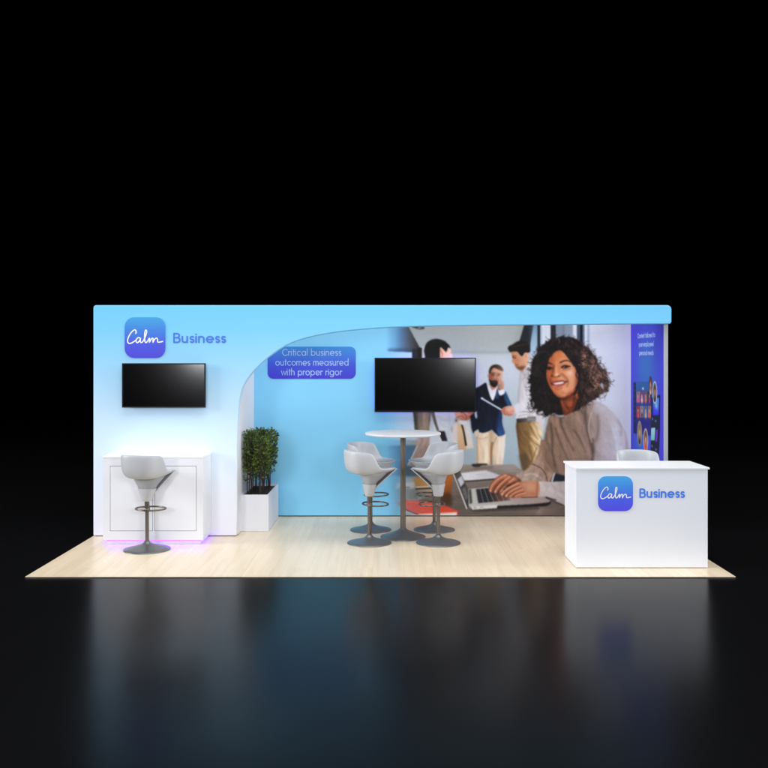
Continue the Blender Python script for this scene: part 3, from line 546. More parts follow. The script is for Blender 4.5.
M['tile_counter'] = vgrad("counter_tile_gradient", [(0, (86, 78, 236)), (.35, (76, 100, 240)), (.7, (70, 146, 240)), (1, (74, 176, 240))], .5, .3)
M['badge'] = vgrad("badge_gradient", [(0, (62, 54, 200)), (.45, (60, 82, 206)), (1, (58, 140, 214))], .55, .3)
M['logo_white'] = mat("white_vinyl", (246, 248, 252), .5)
M['word_wall'] = mat("blue_vinyl", (58, 112, 214), .5)
M['word_counter'] = mat("blue_vinyl_deep", (60, 128, 246), .5)
M['badge_word'] = mat("pale_blue_vinyl", (160, 190, 240), .5)
M['bezel'] = mat("black_bezel", (12, 12, 15), .4, 0, .15)
M['led_purple'] = emit("purple_led", (.13, .02, 1.0), 10)
M['led_halo'] = emit("violet_led", (.24, .16, 1.0), 7)
M['soil'] = bumpy(mat("dark_potting_soil", (46, 36, 30), .95), 60, 1, .02)
M['bark'] = bumpy(mat("brown_bark", (62, 47, 42), .85), 60, .6, .004)
# screens: dark glass with a soft gloss
m = mat("dark_screen_glass", (3, 3, 4), .125, 0, .5); M['screen'] = m
# leaves: small changes of green from leaf to leaf
m = mat("leaf_green", (70, 92, 36), .5, 0, .4); M['leaf'] = m
g = nd(m, "ShaderNodeNewGeometry"); r = rampnode(m, [(0, lin((36, 54, 20))), (.45, lin((62, 86, 28))), (.8, lin((92, 112, 40))), (1, lin((120, 132, 56)))])
lk(m, g.outputs["Random Per Island"], r.inputs[0]); lk(m, r.outputs[0], bsdf(m).inputs["Base Color"])
# printed pictures: colours come with the mesh
def printmat(name):
    m = mat(name, rough=.7, spec=.2); a = nd(m, "ShaderNodeVertexColor", layer_name="print")
    lk(m, a.outputs[0], bsdf(m).inputs["Base Color"]); return m
M['mural'] = printmat("printed_mural"); M['panelprint'] = printmat("printed_panel")
# maple planks running away from the viewer
m = mat("maple_planks", rough=.3, spec=.45); M['wood'] = m
tc = nd(m, "ShaderNodeTexCoord"); mp = nd(m, "ShaderNodeMapping"); mp.inputs["Rotation"].default_value = (0, 0, R_(90))
br = nd(m, "ShaderNodeTexBrick"); br.offset = .37; br.offset_frequency = 2
br.inputs["Scale"].default_value = 1; br.inputs["Brick Width"].default_value = 1.25; br.inputs["Row Height"].default_value = .14
br.inputs["Mortar Size"].default_value = .0012; br.inputs["Mortar Smooth"].default_value = .5; br.inputs["Bias"].default_value = 0
br.inputs["Color1"].default_value = (0, 0, 0, 1); br.inputs["Color2"].default_value = (1, 1, 1, 1); br.inputs["Mortar"].default_value = (.5, .5, .5, 1)
lk(m, tc.outputs["Object"], mp.inputs[0]); lk(m, mp.outputs[0], br.inputs["Vector"])
mp2 = nd(m, "ShaderNodeMapping"); mp2.inputs["Scale"].default_value = (16, .8, 1); lk(m, tc.outputs["Object"], mp2.inputs[0])
vm = nd(m, "ShaderNodeVectorMath", operation='MULTIPLY_ADD'); vm.inputs[1].default_value = (7, 7, 7)
lk(m, br.outputs["Color"], vm.inputs[0]); lk(m, mp2.outputs[0], vm.inputs[2])
n1 = nd(m, "ShaderNodeTexNoise"); n1.inputs["Scale"].default_value = 1; n1.inputs["Detail"].default_value = 5; n1.inputs["Roughness"].default_value = .6; n1.inputs["Distortion"].default_value = .6
lk(m, vm.outputs[0], n1.inputs["Vector"])
rr = rampnode(m, [(.25, lin((221, 200, 169))), (.5, lin((231, 213, 185))), (.75, lin((238, 222, 197)))]); lk(m, n1.outputs["Fac"], rr.inputs[0])
mx = nd(m, "ShaderNodeMix", data_type='RGBA', blend_type='MULTIPLY'); mx.inputs[0].default_value = 1
r2 = rampnode(m, [(0, (.92, .91, .89)), (1, (1, 1, 1))]); lk(m, br.outputs["Color"], r2.inputs[0])
lk(m, rr.outputs[0], mx.inputs[6]); lk(m, r2.outputs[0], mx.inputs[7])
mx2 = nd(m, "ShaderNodeMix", data_type='RGBA', blend_type='MIX'); mx2.inputs[7].default_value = (*lin((186, 160, 124)), 1)
fm_ = nd(m, "ShaderNodeMath", operation='MULTIPLY'); fm_.inputs[1].default_value = .5
lk(m, br.outputs["Fac"], fm_.inputs[0]); lk(m, fm_.outputs[0], mx2.inputs[0]); lk(m, mx.outputs[2], mx2.inputs[6]); lk(m, mx2.outputs[2], bsdf(m).inputs["Base Color"])
mr = nd(m, "ShaderNodeMapRange"); mr.inputs["To Min"].default_value = .29; mr.inputs["To Max"].default_value = .31
lk(m, n1.outputs["Fac"], mr.inputs[0]); lk(m, mr.outputs[0], bsdf(m).inputs["Roughness"])
# polished black hall floor
m = mat("polished_black_floor", raw=(.0044, .0045, .0049), rough=.2, spec=.056); M['floor'] = m
roughvar(m, .8, .19, .24)

# ------------------------------------------------------------------ mesh helpers
class MB:
    def __init__(s): s.v = []; s.f = []; s.sm = []
    def add(s, vs, fs, smooth=False):
        o = len(s.v); s.v += [tuple(v) for v in vs]; s.f += [tuple(i + o for i in f) for f in fs]; s.sm += [smooth] * len(fs); return s
    def box(s, x0, y0, z0, x1, y1, z1):
        return s.add([(x0, y0, z0), (x1, y0, z0), (x1, y1, z0), (x0, y1, z0), (x0, y0, z1), (x1, y0, z1), (x1, y1, z1), (x0, y1, z1)],
                     [(0, 3, 2, 1), (4, 5, 6, 7), (0, 1, 5, 4), (1, 2, 6, 5), (2, 3, 7, 6), (3, 0, 4, 7)])
    def lathe(s, prof, cx=0, cy=0, n=48, sx=1, sy=1, smooth=True):
        vs = []; fs = []
        for r, z in prof:
            for k in range(n):
                a = 2 * math.pi * k / n; vs.append((cx + r * sx * math.cos(a), cy + r * sy * math.sin(a), z))
        for i in range(len(prof) - 1):
            for k in range(n):
                k2 = (k + 1) % n; fs.append((i * n + k, i * n + k2, (i + 1) * n + k2, (i + 1) * n + k))
        fs.append(tuple(range(n))[::-1]); fs.append(tuple((len(prof) - 1) * n + k for k in range(n)))
        return s.add(vs, fs, smooth)
    def tube(s, pts, r, n=8, closed=False, flat=1.0, nrm=None, caps=True):
        """tube along pts; with nrm, thickness along nrm is r*flat (for flat lettering)"""
        P = [Vector(p) for p in pts]; vs = []; fs = []; N = len(P)
        rad = r if isinstance(r, (list, tuple)) else [r] * N
        up = Vector(nrm) if nrm else Vector((0, 0, 1))
        for i, p in enumerate(P):
            a = P[(i - 1) % N] if (closed or i > 0) else p; b = P[(i + 1) % N] if (closed or i < N - 1) else p
            t = (b - a).normalized(); u = up if abs(t.dot(up)) < .98 else Vector((1, 0, 0))
            u = (u - t * t.dot(u)).normalized(); w = t.cross(u)
            for k in range(n):
                q = 2 * math.pi * k / n; vs.append(p + u * math.cos(q) * rad[i] * flat + w * math.sin(q) * rad[i])
        for i in range(N if closed else N - 1):
            j = (i + 1) % N
            for k in range(n):
                k2 = (k + 1) % n; fs.append((i * n + k, j * n + k, j * n + k2, i * n + k2))
        if not closed and caps:
            fs.append(tuple(range(n))); fs.append(tuple((N - 1) * n + k for k in range(n))[::-1])
        return s.add(vs, fs, True)
    def build(s, name, m, parent=None, bevel=0, segs=2, subsurf=0, loc=None, angle=35):
        me = bpy.data.meshes.new(name); me.from_pydata(s.v, [], s.f); me.validate()
        bm = bmesh.new(); bm.from_mesh(me); bmesh.ops.recalc_face_normals(bm, faces=bm.faces); bm.to_mesh(me); bm.free()
        for p, q in zip(me.polygons, s.sm): p.use_smooth = q
        me.materials.append(m); o = bpy.data.objects.new(name, me); COL.objects.link(o)
        if bevel:
            b = o.modifiers.new("bevel", 'BEVEL'); b.width = bevel; b.segments = segs; b.limit_method = 'ANGLE'; b.angle_limit = R_(angle)
            b.harden_normals = True
        if subsurf:
            b = o.modifiers.new("subsurf", 'SUBSURF'); b.levels = b.render_levels = subsurf
        if parent: o.parent = parent
        if loc: o.location = loc
        return o
def prism(poly, y0, y1):
    """outline in x, z extruded from y0 to y1"""
    n = len(poly); b = MB()
    b.add([(x, y0, z) for x, z in poly] + [(x, y1, z) for x, z in poly],
          [tuple(range(n)), tuple(range(n, 2 * n))[::-1]] + [(i, (i + 1) % n, n + (i + 1) % n, n + i) for i in range(n)])
    return b
def rrect(x0, z0, x1, z1, r, n=8):
    o = []
    for cx, cz, a in ((x1 - r, z1 - r, 0), (x0 + r, z1 - r, 90), (x0 + r, z0 + r, 180), (x1 - r, z0 + r, 270)):
        for k in range(n + 1):
            t = R_(a + 90 * k / n); o.append((cx + r * math.cos(t), cz + r * math.sin(t)))
    return o
def thing(name, label, cat, loc=(0, 0, 0), rz=0, group=None):
    o = bpy.data.objects.new(name, None); COL.objects.link(o); o.location = loc; o.rotation_euler = (0, 0, rz)
    o.empty_display_size = .2; o["kind"] = "thing"; o["label"] = label; o["category"] = cat
    if group: o["group"] = group
    return o
def copy_thing(t, loc, rz, label):
    r = t.copy(); COL.objects.link(r); r.location = loc; r.rotation_euler = (0, 0, rz); r["label"] = label
    for ch in [o for o in COL.objects if o.parent == t]:
        c = ch.copy(); COL.objects.link(c); c.parent = r
        for g in [o for o in COL.objects if o.parent == ch]:
            d = g.copy(); COL.objects.link(d); d.parent = c
    return r

# ------------------------------------------------------------------ lettering: single-line letters drawn as round strokes
def arc(cx, cy, r, a0, a1, n=12, ry=None):
    return [(cx + r * math.cos(R_(a0 + (a1 - a0) * k / n)), cy + (ry or r) * math.sin(R_(a0 + (a1 - a0) * k / n))) for k in range(n + 1)]
X_ = .46; RR = .23
GL = {
 'a': ([arc(RR, RR, RR, 0, 360, 20), [(2 * RR, X_), (2 * RR, 0)]], .60),
 'b': ([[(0, .76), (0, 0)], arc(RR, RR, RR, 0, 360, 20)], .58),
 'c': ([arc(RR, RR, RR, 50, 310, 16)], .50),
 'd': ([arc(RR, RR, RR, 0, 360, 20), [(2 * RR, .76), (2 * RR, 0)]], .60),
 'e': ([[(0, RR), (2 * RR, RR)], arc(RR, RR, RR, 0, 310, 18)], .57),
 'g': ([arc(RR, RR, RR, 0, 360, 20), [(2 * RR, X_), (2 * RR, -.02)] + arc(RR, -.02, RR, 0, -150, 8, .2)[1:]], .60),
 'h': ([[(0, .76), (0, 0)], [(0, .25)] + arc(.17, .29, .17, 180, 0, 8) + [(.34, 0)]], .48),
 'i': ([[(0, X_), (0, 0)], [(0, .64), (0, .645)]], .14),
 'l': ([[(0, .76), (0, 0)]], .14),
 'm': ([[(0, X_), (0, 0)], [(0, .25)] + arc(.15, .31, .15, 180, 0, 8) + [(.30, 0)], [(.30, .25)] + arc(.45, .31, .15, 180, 0, 8) + [(.60, 0)]], .74),
 'n': ([[(0, X_), (0, 0)], [(0, .25)] + arc(.17, .29, .17, 180, 0, 8) + [(.34, 0)]], .48),
 'o': ([arc(RR, RR, RR, 0, 360, 20)], .58),
 'p': ([[(0, X_), (0, -.22)], arc(RR, RR, RR, 0, 360, 20)], .58),
 'r': ([[(0, X_), (0, 0)], [(0, .27)] + arc(.15, .29, .15, 180, 60, 6)], .28),
 's': ([arc(.14, .345, .115, 40, 270, 9) + arc(.14, .115, .115, 90, -140, 9)[1:]], .36),
 't': ([[(.09, .66), (.09, 0)], [(0, X_), (.2, X_)]], .29),
 'u': ([[(0, X_), (0, .17)] + arc(.17, .17, .17, 180, 360, 8)[1:] + [(.34, X_)], [(.34, X_), (.34, 0)]], .48),
 'w': ([[(0, X_), (.16, 0), (.31, X_), (.46, 0), (.62, X_)]], .70),
 'y': ([[(0, X_), (.2, .02)], [(.4, X_), (.12, -.22)]], .48),
 'B': ([[(0, 0), (0, .70)], [(0, .70), (.2, .70)] + arc(.2, .535, .165, 90, -90, 8)[1:] + [(0, .37)], [(.2, .37)] + arc(.22, .185, .185, 90, -90, 8) + [(0, 0)]], .52),
 'C': ([arc(.35, .35, .35, 48, 312, 18)], .68),
 "'": ([[(0, .74), (0, .6)]], .12), ' ': ([], .26),
}
def text_strokes(t, track=0.0):
    x = 0; out = []
    for ch in t:
        st, adv = GL[ch]
        out += [[(x + a, b) for a, b in s_] for s_ in st]; x += adv + track
    return out
def lettering(b, t, x0, x1, zb, h_cap, y, weight, track=0.0, axis='x', word=None):
    """strokes of t between x0 and x1 on baseline zb; h_cap = height of a capital"""
    st = text_strokes(t, track); lo = min(p[0] for s_ in st for p in s_); hi = max(p[0] for s_ in st for p in s_)
    k = (x1 - x0) / (hi - lo); kz = h_cap / .70
    if word is not None:   # only the strokes of one word of the line
        n0 = len(text_strokes(' '.join(t.split(' ')[:word]) + (' ' if word else ''), track)); st = st[n0:n0 + len(text_strokes(t.split(' ')[word], track))]
    for s_ in st:
        pts = [(x0 + (p[0] - lo) * k, y, zb + p[1] * kz) for p in s_]
        if axis == 'y': pts = [(y, p[0], p[2]) for p in pts]
        nrm = (0, 1, 0) if axis == 'x' else (1, 0, 0)
        closed = len(pts) > 4 and (Vector(pts[0]) - Vector(pts[-1])).length < 1e-4
        roundtube(b, pts[:-1] if closed else pts, weight, nrm, closed)
LAYER = [0]
def roundtube(b, pts, r, nrm, closed=False):
    """flat vinyl stroke with round ends; each stroke lies a hair above the one before"""
    LAYER[0] = (LAYER[0] + 1) % 40
    n = Vector(nrm); q = list(pts) + ([pts[0], pts[1]] if closed else [])
    P = [Vector(p) - n * (0.00005 * LAYER[0] + .000006 * i) for i, p in enumerate(q)]
    N = len(P); L = []; Rr = []
    for i, p in enumerate(P):
        a = P[i - 1] if i > 0 else (P[-3] if closed else p); c = P[i + 1] if i < N - 1 else (P[2] if closed else p)
        t = (c - a).normalized(); w = t.cross(n).normalized()
        if 0 < i < N - 1:
            t1 = (p - a).normalized(); cs = max(.55, w.dot(t1.cross(n).normalized()))
        else: cs = 1
        L.append(p + w * r / cs); Rr.append(p - w * r / cs)
    if not closed:
        def cap(p, q, d):
            w = (q - p); w.normalize(); u = w.cross(n).normalized()
            return [p + (u * math.cos(k) + w * math.sin(k) * d) * r for k in np.linspace(math.pi * .1, math.pi * .9, 7)]
        e0 = cap(P[0], P[1], -1); e1 = cap(P[-1], P[-2], -1)
        b.add([L[0]] + e0 + [Rr[0]], [tuple(range(9))]); b.add([Rr[-1]] + e1 + [L[-1]], [tuple(range(9))])
    vs = L + Rr
    b.add(vs, [(i, i + 1, N + i + 1, N + i) for i in range(N - 1)])
SCRIPT = [  # the handwritten word on the logo tile, in tile units (0..1, y up)
 [(.275, .60), (.285, .645), (.265, .685), (.225, .68), (.16, .62), (.105, .53), (.075, .44), (.085, .375), (.135, .355), (.205, .385), (.27, .43), (.315, .485)],
 [(.385, .475), (.355, .50), (.315, .485), (.283, .43), (.29, .385), (.325, .378), (.368, .425), (.39, .48), (.383, .41), (.405, .375), (.445, .40), (.50, .50), (.535, .60), (.54, .67), (.515, .68), (.497, .62), (.492, .50), (.50, .405), (.525, .375), (.56, .40)],
 [(.56, .40), (.60, .475), (.615, .47), (.612, .385), (.65, .455), (.685, .485), (.70, .46), (.697, .385), (.735, .455), (.785, .485), (.81, .455), (.81, .40), (.845, .385), (.935, .405)],
]
def logo(parent, x0, z0, size, y, m='tile'):
    t = prism(rrect(x0, z0, x0 + size, z0 + size, size * .235), y - .006, y).build("logo_tile", M[m], parent)
    b = MB()
    for s_ in SCRIPT:
        roundtube(b, [(x0 + px * size, y - .0065, z0 + pz * size) for px, pz in spline(s_, False, 4)], size * .0135, (0, 1, 0))
    b.build("script_lettering", M['logo_white'], t)
    return t

# ------------------------------------------------------------------ setting
fl = MB().add([(-60, -6, -.009), (60, -6, -.009), (60, 35.5, -.009), (-60, 35.5, -.009)], [(0, 1, 2, 3)]).build("floor", M['floor'])
fl["kind"] = "structure"
wf = MB().box(W(25.2, Y_FRONT), Y_FRONT, -.005, W(735.8, Y_FRONT), Y_BACK + .09, 0).build("wooden_floor", M['wood']); wf["kind"] = "structure"

# ------------------------------------------------------------------ arched front wall with closet sides
fw = thing("arched_wall", "white to sky blue arched front wall with a square app logo and a curved opening", "wall", (0, 0, 0))
A = [(237.3, 516), (237.2, 470), (237.0, 445), (237.6, 425), (238.8, 405), (241.6, 390.5), (246.2, 381), (253.6, 371.3), (260, 364.6), (267.6, 358), (277.5, 350.8), (288.5, 344.4), (300, 340), (313, 336.4), (328, 333.6), (344, 331.3), (359, 329.8), (375.4, 328.5), (400, 327.1), (440, 326), (500, 325.3), (560, 324.8), (610, 324.3), (664, 324.0)]
arch = [(W(a, Y_WALL), Z(b, Y_WALL)) for a, b in spline(A, False, 4)]
def corner(cx, cz, r, a0, a1, n=6): return [(cx + r * math.cos(R_(a0 + (a1 - a0) * k / n)), cz + r * math.sin(R_(a0 + (a1 - a0) * k / n))) for k in range(n + 1)]
zb = arch[-1][1]
outline = [(XL + .0, .006), (W(236.6, Y_WALL), .006)] + arch[1:-1] + corner(XR - .03, zb + .03, .03, -90, 0) + corner(XR - .045, H - .045, .045, 0, 90) + corner(XL + .03, H - .03, .03, 90, 180)
prism(outline, Y_WALL, Y_WALL + .085).build("printed_panel", M['arch'], fw, bevel=.012, segs=3, angle=50)
MB().box(XI - .05, Y_WALL + .086, .004, XI, Y_BACK - .002, 2.30).build("closet_side", M['whitewall'], fw, bevel=.004)
MB().box(XL + .01, Y_WALL + .086, .004, XL + .06, Y_BACK - .002, 2.40).build("closet_side", M['whitewall'], fw, bevel=.004)
MB().box(XL + .02, Y_WALL + .01, .0005, W(235.6, Y_WALL), Y_WALL + .07, .0055).build("dark_base_strip", M['seam'], fw)  # dark strip stands in for shading where wall meets floor
px = lambda a: W(a, Y_WALL); pz = lambda b: Z(b, Y_WALL)
logo(fw, px(124.8), pz(357.9), px(165.5) - px(124.8), Y_WALL - .0005)
b = MB(); lettering(b, "Business", px(174.1), px(225.3), pz(342.9) + .006, pz(333.6) - pz(342.3), Y_WALL - .0016, .0088, .06); b.build("word_lettering", M['word_wall'], fw)

# ------------------------------------------------------------------ rear wall with the printed mural
bw = thing("rear_wall", "rear wall with plain blue print at left and a large printed office photograph at right", "wall", (0, 0, 0))
x380, x632 = W(380, Y_BACK), 2.884
MB().box(XL + .01, Y_BACK, .012, x380 - .00003, Y_BACK + .06, 2.40).build("blue_panel", M['blue'], bw)
MB().box(XL + .01, Y_BACK + .004, .0005, 2.95, Y_BACK + .06, .0115).build("dark_base_strip", M['seam'], bw)  # thin dark strip along the bottom edge
def print_mesh(name, P, colours, m, parent):
    """grid P (h, w, 3) of points carrying the printed colours"""
    h, w = P.shape[:2]; me = bpy.data.meshes.new(name)
    me.vertices.add(h * w); me.vertices.foreach_set("co", P.astype(np.float32).ravel())
    i = np.arange((h - 1) * (w - 1)); r, c_ = i // (w - 1), i % (w - 1); a = r * w + c_
    q = np.stack([a, a + w, a + w + 1, a + 1], 1).astype(np.int32)
    me.loops.add(q.size); me.loops.foreach_set("vertex_index", q.ravel())
    me.polygons.add(len(q)); me.polygons.foreach_set("loop_start", np.arange(0, q.size, 4, dtype=np.int32))
    me.update(calc_edges=True)
    s_ = colours / 255.; L_ = np.where(s_ <= .04045, s_ / 12.92, ((s_ + .055) / 1.055) ** 2.4)
    at = me.color_attributes.new("print", 'FLOAT_COLOR', 'POINT')
    at.data.foreach_set("color", np.concatenate([L_, np.ones((h, w, 1))], 2).astype(np.float32).ravel())
    me.materials.append(m); o = bpy.data.objects.new(name, me); COL.objects.link(o); o.parent = parent
    return o
S_ = 3
ART = np.clip(paint_office(S_) * 1.05, 0, 245)
h, w = ART.shape[:2]
gx = W(380 + np.arange(w) / S_, Y_BACK); gz = Z(318 + np.arange(h) / S_, Y_BACK)
gx = x380 + (gx - gx[0]) / (gx[-1] - gx[0]) * (x632 - x380)
keep = gz > .012
gz = gz[keep]; ART = ART[keep]
P = np.stack([np.broadcast_to(gx[None], (len(gz), w)), np.full((len(gz), w), Y_BACK), np.broadcast_to(gz[:, None], (len(gz), w))], 2)
print_mesh("photo_mural", P, ART, M['mural'], bw)
MB().box(x380, Y_BACK + .003, .012, x632, Y_BACK + .06, 2.36).build("backing_board", M['whitewall'], bw)
bx = lambda a: W(a, Y_BACK); bz = lambda v: Z(v, Y_BACK)
bd = prism(rrect(bx(267.7), bz(378.7), bx(355.8), bz(346.6), .07), Y_BACK - .006, Y_BACK - .0005).build("text_badge", M['badge'], bw)
for t, xa, xb, y in (("Critical business", 282.6, 341, 355.4), ("outcomes measured", 275.8, 348.2, 365.3), ("with proper rigor", 281.4, 342, 375.0)):
    for wi in range(len(t.split(' '))):
        b = MB(); lettering(b, t, bx(xa), bx(xb), bz(y), 6.2 / 84.18, Y_BACK - .0068, .0043, .05, word=wi); b.build("printed_word", M['badge_word'], bd)

# ------------------------------------------------------------------ right side wall with its printed panel
Y_S0, Y_S1 = Y_WALL + .088, Y_BACK - .002
XA, XB = 2.879, 2.931        # inner face: rear corner, front edge
SLOPE = (XB - XA) / (Y_S0 + .012 - Y_S1)
def xin(Y): return XA + SLOPE * (Y - Y_S1)
sw = thing("side_wall", "short right side wall printed deep blue with tablet and phone pictures", "wall", (0, 0, 0))
MB().add([(XB + .003, Y_S0 + .012, z_) for z_ in (.004, 2.34)] + [(2.972, Y_S0 + .012, z_) for z_ in (.004, 2.34)] + [(XA + .003, Y_S1, z_) for z_ in (.004, 2.34)] + [(2.972, Y_S1, z_) for z_ in (.004, 2.34)],
         [(0, 2, 3, 1), (4, 5, 7, 6), (0, 1, 5, 4), (2, 6, 7, 3), (1, 3, 7, 5), (0, 4, 6, 2)]).build("wall_core", M['whitewall'], sw)
MB().box(XB - .002, Y_S0, .004, 2.974, Y_S0 + .011, 2.34).build("edge_profile", M['edge'], sw, bevel=.003)
def paint_panel():
    """u runs 0..100 from the rear corner to the front edge, v 0..100 * (height / depth) downwards from the top"""
    y0, y1, ztop = Y_S1, Y_S0 + .012, 2.33
    D_ = y0 - y1; k = 100 / D_
    c = Canvas(0, 0, 100, ztop * k, 3.2)
    def T(px_, py_):
        Y = F * (XA - SLOPE * Y_S1) / ((px_ - CX) - F * SLOPE); return ((y0 - Y) * k, (ztop - Z(py_, Y)) * k)
    Q = lambda *pts: [T(*p) for p in pts]
    c.a[:] = np.array((66, 62, 206))
    x, y = T(646, 368); c.blob(x, y, 34, 34, (60, 116, 200), .95); x, y = T(641, 447); c.blob(x, y, 24, 26, (60, 110, 205), .8)
    x, y = T(634, 328); c.blob(x, y, 20, 30, (62, 56, 196), .5)
    for t, xa, xb, yb in (("Content tailored to", 637.6, 655.0, 337.4), ("your employees'", 638.8, 653.8, 346.2), ("personal needs", 639.4, 653.4, 354.8)):
        st = text_strokes(t, .04); hi = max(p[0] for s_ in st for p in s_)
        ua, va = T(xa, yb); ub, vb = T(xb, yb); va = vb = (va + vb) / 2
        for s_ in st: c.stroke([(ua + (ub - ua) * a / hi, va - b_ * 6.2) for a, b_ in s_], .9, (176, 200, 244), .95, .5, False)
    # tablet
    c.poly(Q((633.4, 382.5), (651.8, 381.8), (651.8, 436), (633.4, 433)), grad((44, 76, 150), (34, 36, 128), T(640, 384), T(640, 420)), 1, .5, False)
    c.poly(Q((633.4, 382.5), (636, 382.4), (636, 433.4), (633.4, 433)), (22, 32, 76), 1, .5, False)
    c.poly(Q((636, 382.4), (651.8, 381.8), (651.8, 391), (636, 391)), (46, 96, 168), .8, .8, False)
    a_, b_ = T(643, 388.6); c.blob(a_, b_, 3, 1.4, (216, 224, 240), .9)
    rnd = random.Random(8)
    pal = [(226, 170, 120), (70, 150, 110), (200, 60, 150), (222, 70, 60), (150, 110, 70), (232, 216, 190), (40, 34, 30), (90, 160, 210), (206, 120, 90)]
    for row, ya, yb in ((0, 391.5, 402.5), (1, 406, 417.6)):
        for i in range(4):
            xa = 636.6 + 3.75 * i; q = Q((xa, ya), (xa + 3.1, ya), (xa + 3.1, yb), (xa, yb))
            c.poly(q, pal[(i * 2 + row * 3) % 9], .62, .5, False)
            cu, cv = T(xa + 1.5, ya + 3.2); c.blob(cu, cv, 2.2, 2.6, (62, 42, 34), .9)
            cu, cv = T(xa + 1.5, ya + 4.6); c.blob(cu, cv, 1.7, 2.0, (226, 176, 140), .9)
            cu, cv = T(xa + 1.6, yb - 2.2); c.blob(cu, cv, 2.8, 3.2, pal[(i * 3 + row + 2) % 9], .95)
    for k_ in range(8):
        cu, cv = T(634.6, 386 + 5 * k_); c.blob(cu, cv, 1.6, .8, (60, 84, 140), .8)
    def avatar(px_, py_, rx, ry, ring, skin, hair, cloth):
        cu, cv = T(px_, py_)
        if ring: c.poly([(cu + (rx + 1.2) * math.cos(t_), cv + (ry + 1.2) * math.sin(t_)) for t_ in np.linspace(0, 6.2, 14)], ring, .95, .5)
        m_ = c.full([(cu + rx * math.cos(t_), cv + ry * math.sin(t_)) for t_ in np.linspace(0, 6.0, 14)], .5)
        c.put((0, c.W, 0, c.H), m_, (150, 150, 160) if ring else (70, 60, 80))
        c.blob(cu, cv - ry * .3, rx * .75, ry * .55, hair, 1, 0, m_); c.blob(cu, cv - ry * .05, rx * .46, ry * .38, skin, 1, 0, m_); c.blob(cu, cv + ry * .8, rx * .9, ry * .45, cloth, 1, 0, m_)
    # phone
    c.poly(Q((651.4, 398), (655.2, 395.4), (660.2, 395), (660.0, 430), (658.4, 467), (650.4, 467)), (18, 28, 58), 1, .5, False)
    c.poly(Q((653, 399.4), (659, 397.6), (658.8, 415), (652.8, 415.4)), grad((76, 130, 226), (44, 44, 226), T(656, 400), T(656, 413)), 1, .5, False)
    cu, cv = T(656.2, 406); c.blob(cu, cv, 4, 4, (130, 190, 214), .9); cu, cv = T(655, 411); c.blob(cu, cv, 5, 3, (56, 60, 238), .8)
    c.poly(Q((651.2, 428), (655.2, 427.6), (654.6, 440.4), (650.8, 440.4)), grad((150, 200, 226), (110, 180, 176), T(652, 428), T(653, 440)), 1, .5, False)
    c.poly(Q((655.8, 430), (657.8, 429.6), (657.2, 441.6), (655.2, 441.6)), (92, 48, 200), 1, .5, False)
    for p_ in ((652.4, 419), (655.6, 421), (652, 446), (656, 449.5)): cu, cv = T(*p_); c.blob(cu, cv, 2.6, 1.2, (120, 150, 190), .7)
    avatar(650.5, 385.4, 5, 9.5, None, (214, 150, 110), (60, 36, 30), (222, 168, 130))
    avatar(654.8, 392.4, 5.6, 10, (214, 222, 232), (196, 130, 96), (24, 18, 20), (40, 36, 60))
    avatar(639.6, 433.2, 6.5, 12, (150, 140, 130), (206, 160, 120), (110, 84, 60), (56, 46, 44))
    avatar(645.7, 440.2, 6.2, 11, (222, 196, 176), (226, 160, 120), (50, 28, 26), (214, 66, 48))
    return c
pc = paint_panel(); kk = 100 / (Y_S1 - Y_S0 - .012)
gy = Y_S1 - pc.X / kk; gz = np.maximum(2.33 - pc.Y / kk, .004)
P = np.stack([np.broadcast_to(xin(gy)[None], (pc.H, pc.W)), np.broadcast_to(gy[None], (pc.H, pc.W)), np.broadcast_to(gz[:, None], (pc.H, pc.W))], 2)[:, ::-1]
print_mesh("printed_panel", P, np.clip(pc.a, 0, 255)[:, ::-1], M['panelprint'], sw)

# ------------------------------------------------------------------ storage cabinet with purple light under it
YC = 8.963
cb = thing("storage_cabinet", "white low storage cabinet with two doors and purple light under its base", "cabinet", (-2.3715, YC, 0))
dxl, dxr = W(103, YC) + 2.3715, W(203, YC) + 2.3715
cd = Y_WALL - .004 - YC; ch_ = .896
Zc = lambda v: Z(v, YC); Xc = lambda a: W(a, YC) + 2.3715
dl = [(Xc(110.4), Xc(152.4)), (Xc(154.8), Xc(196.1))]; d0, d1 = Zc(530.7), Zc(466.3)
body = MB().box(dxl, .022, .045, dxr, cd, ch_ - .022)
e = .0042   # face frame round the doors, leaving thin dark gaps
fr = [(dxl, .045, dxr, d0 - e), (dxl, d1 + e, dxr, ch_ - .022), (dxl, d0 - e, dl[0][0] - e, d1 + e), (dl[0][1] + e, d0 - e, dl[1][0] - e, d1 + e), (dl[1][1] + e, d0 - e, dxr, d1 + e)]
body.build("body", M['white'], cb)
ff = MB()
for xa, za, xb, zb_ in fr: ff.box(xa, 0, za, xb, .0215, zb_)
ff.build("face_frame", M['white'], cb)
MB().box(dl[0][0] - .01, .017, d0 - .01, dl[1][1] + .01, .0212, d1 + .01).build("shadow_gap", M['seam'], cb)
for xa, xb in dl: MB().box(xa, .0008, d0, xb, .0165, d1).build("door", M['white'], cb, bevel=.0012)
MB().box(dxl - .004, -.004, ch_ - .0215, dxr + .004, cd, ch_).build("top", M['countertop'], cb, bevel=.002)
MB().box(dxl + .03, .03, .0005, dxr - .03, cd, .0445).build("plinth", M['white'], cb)
led = MB().box(dxl + .03, .018, .034, dxr - .03, .0285, .0435)
led.box(dxr - .0285, .04, .034, dxr - .018, cd - .02, .0435).box(dxl + .018, .04, .034, dxl + .0285, cd - .02, .0435)
led.build("led_strip", M['led_purple'], cb)

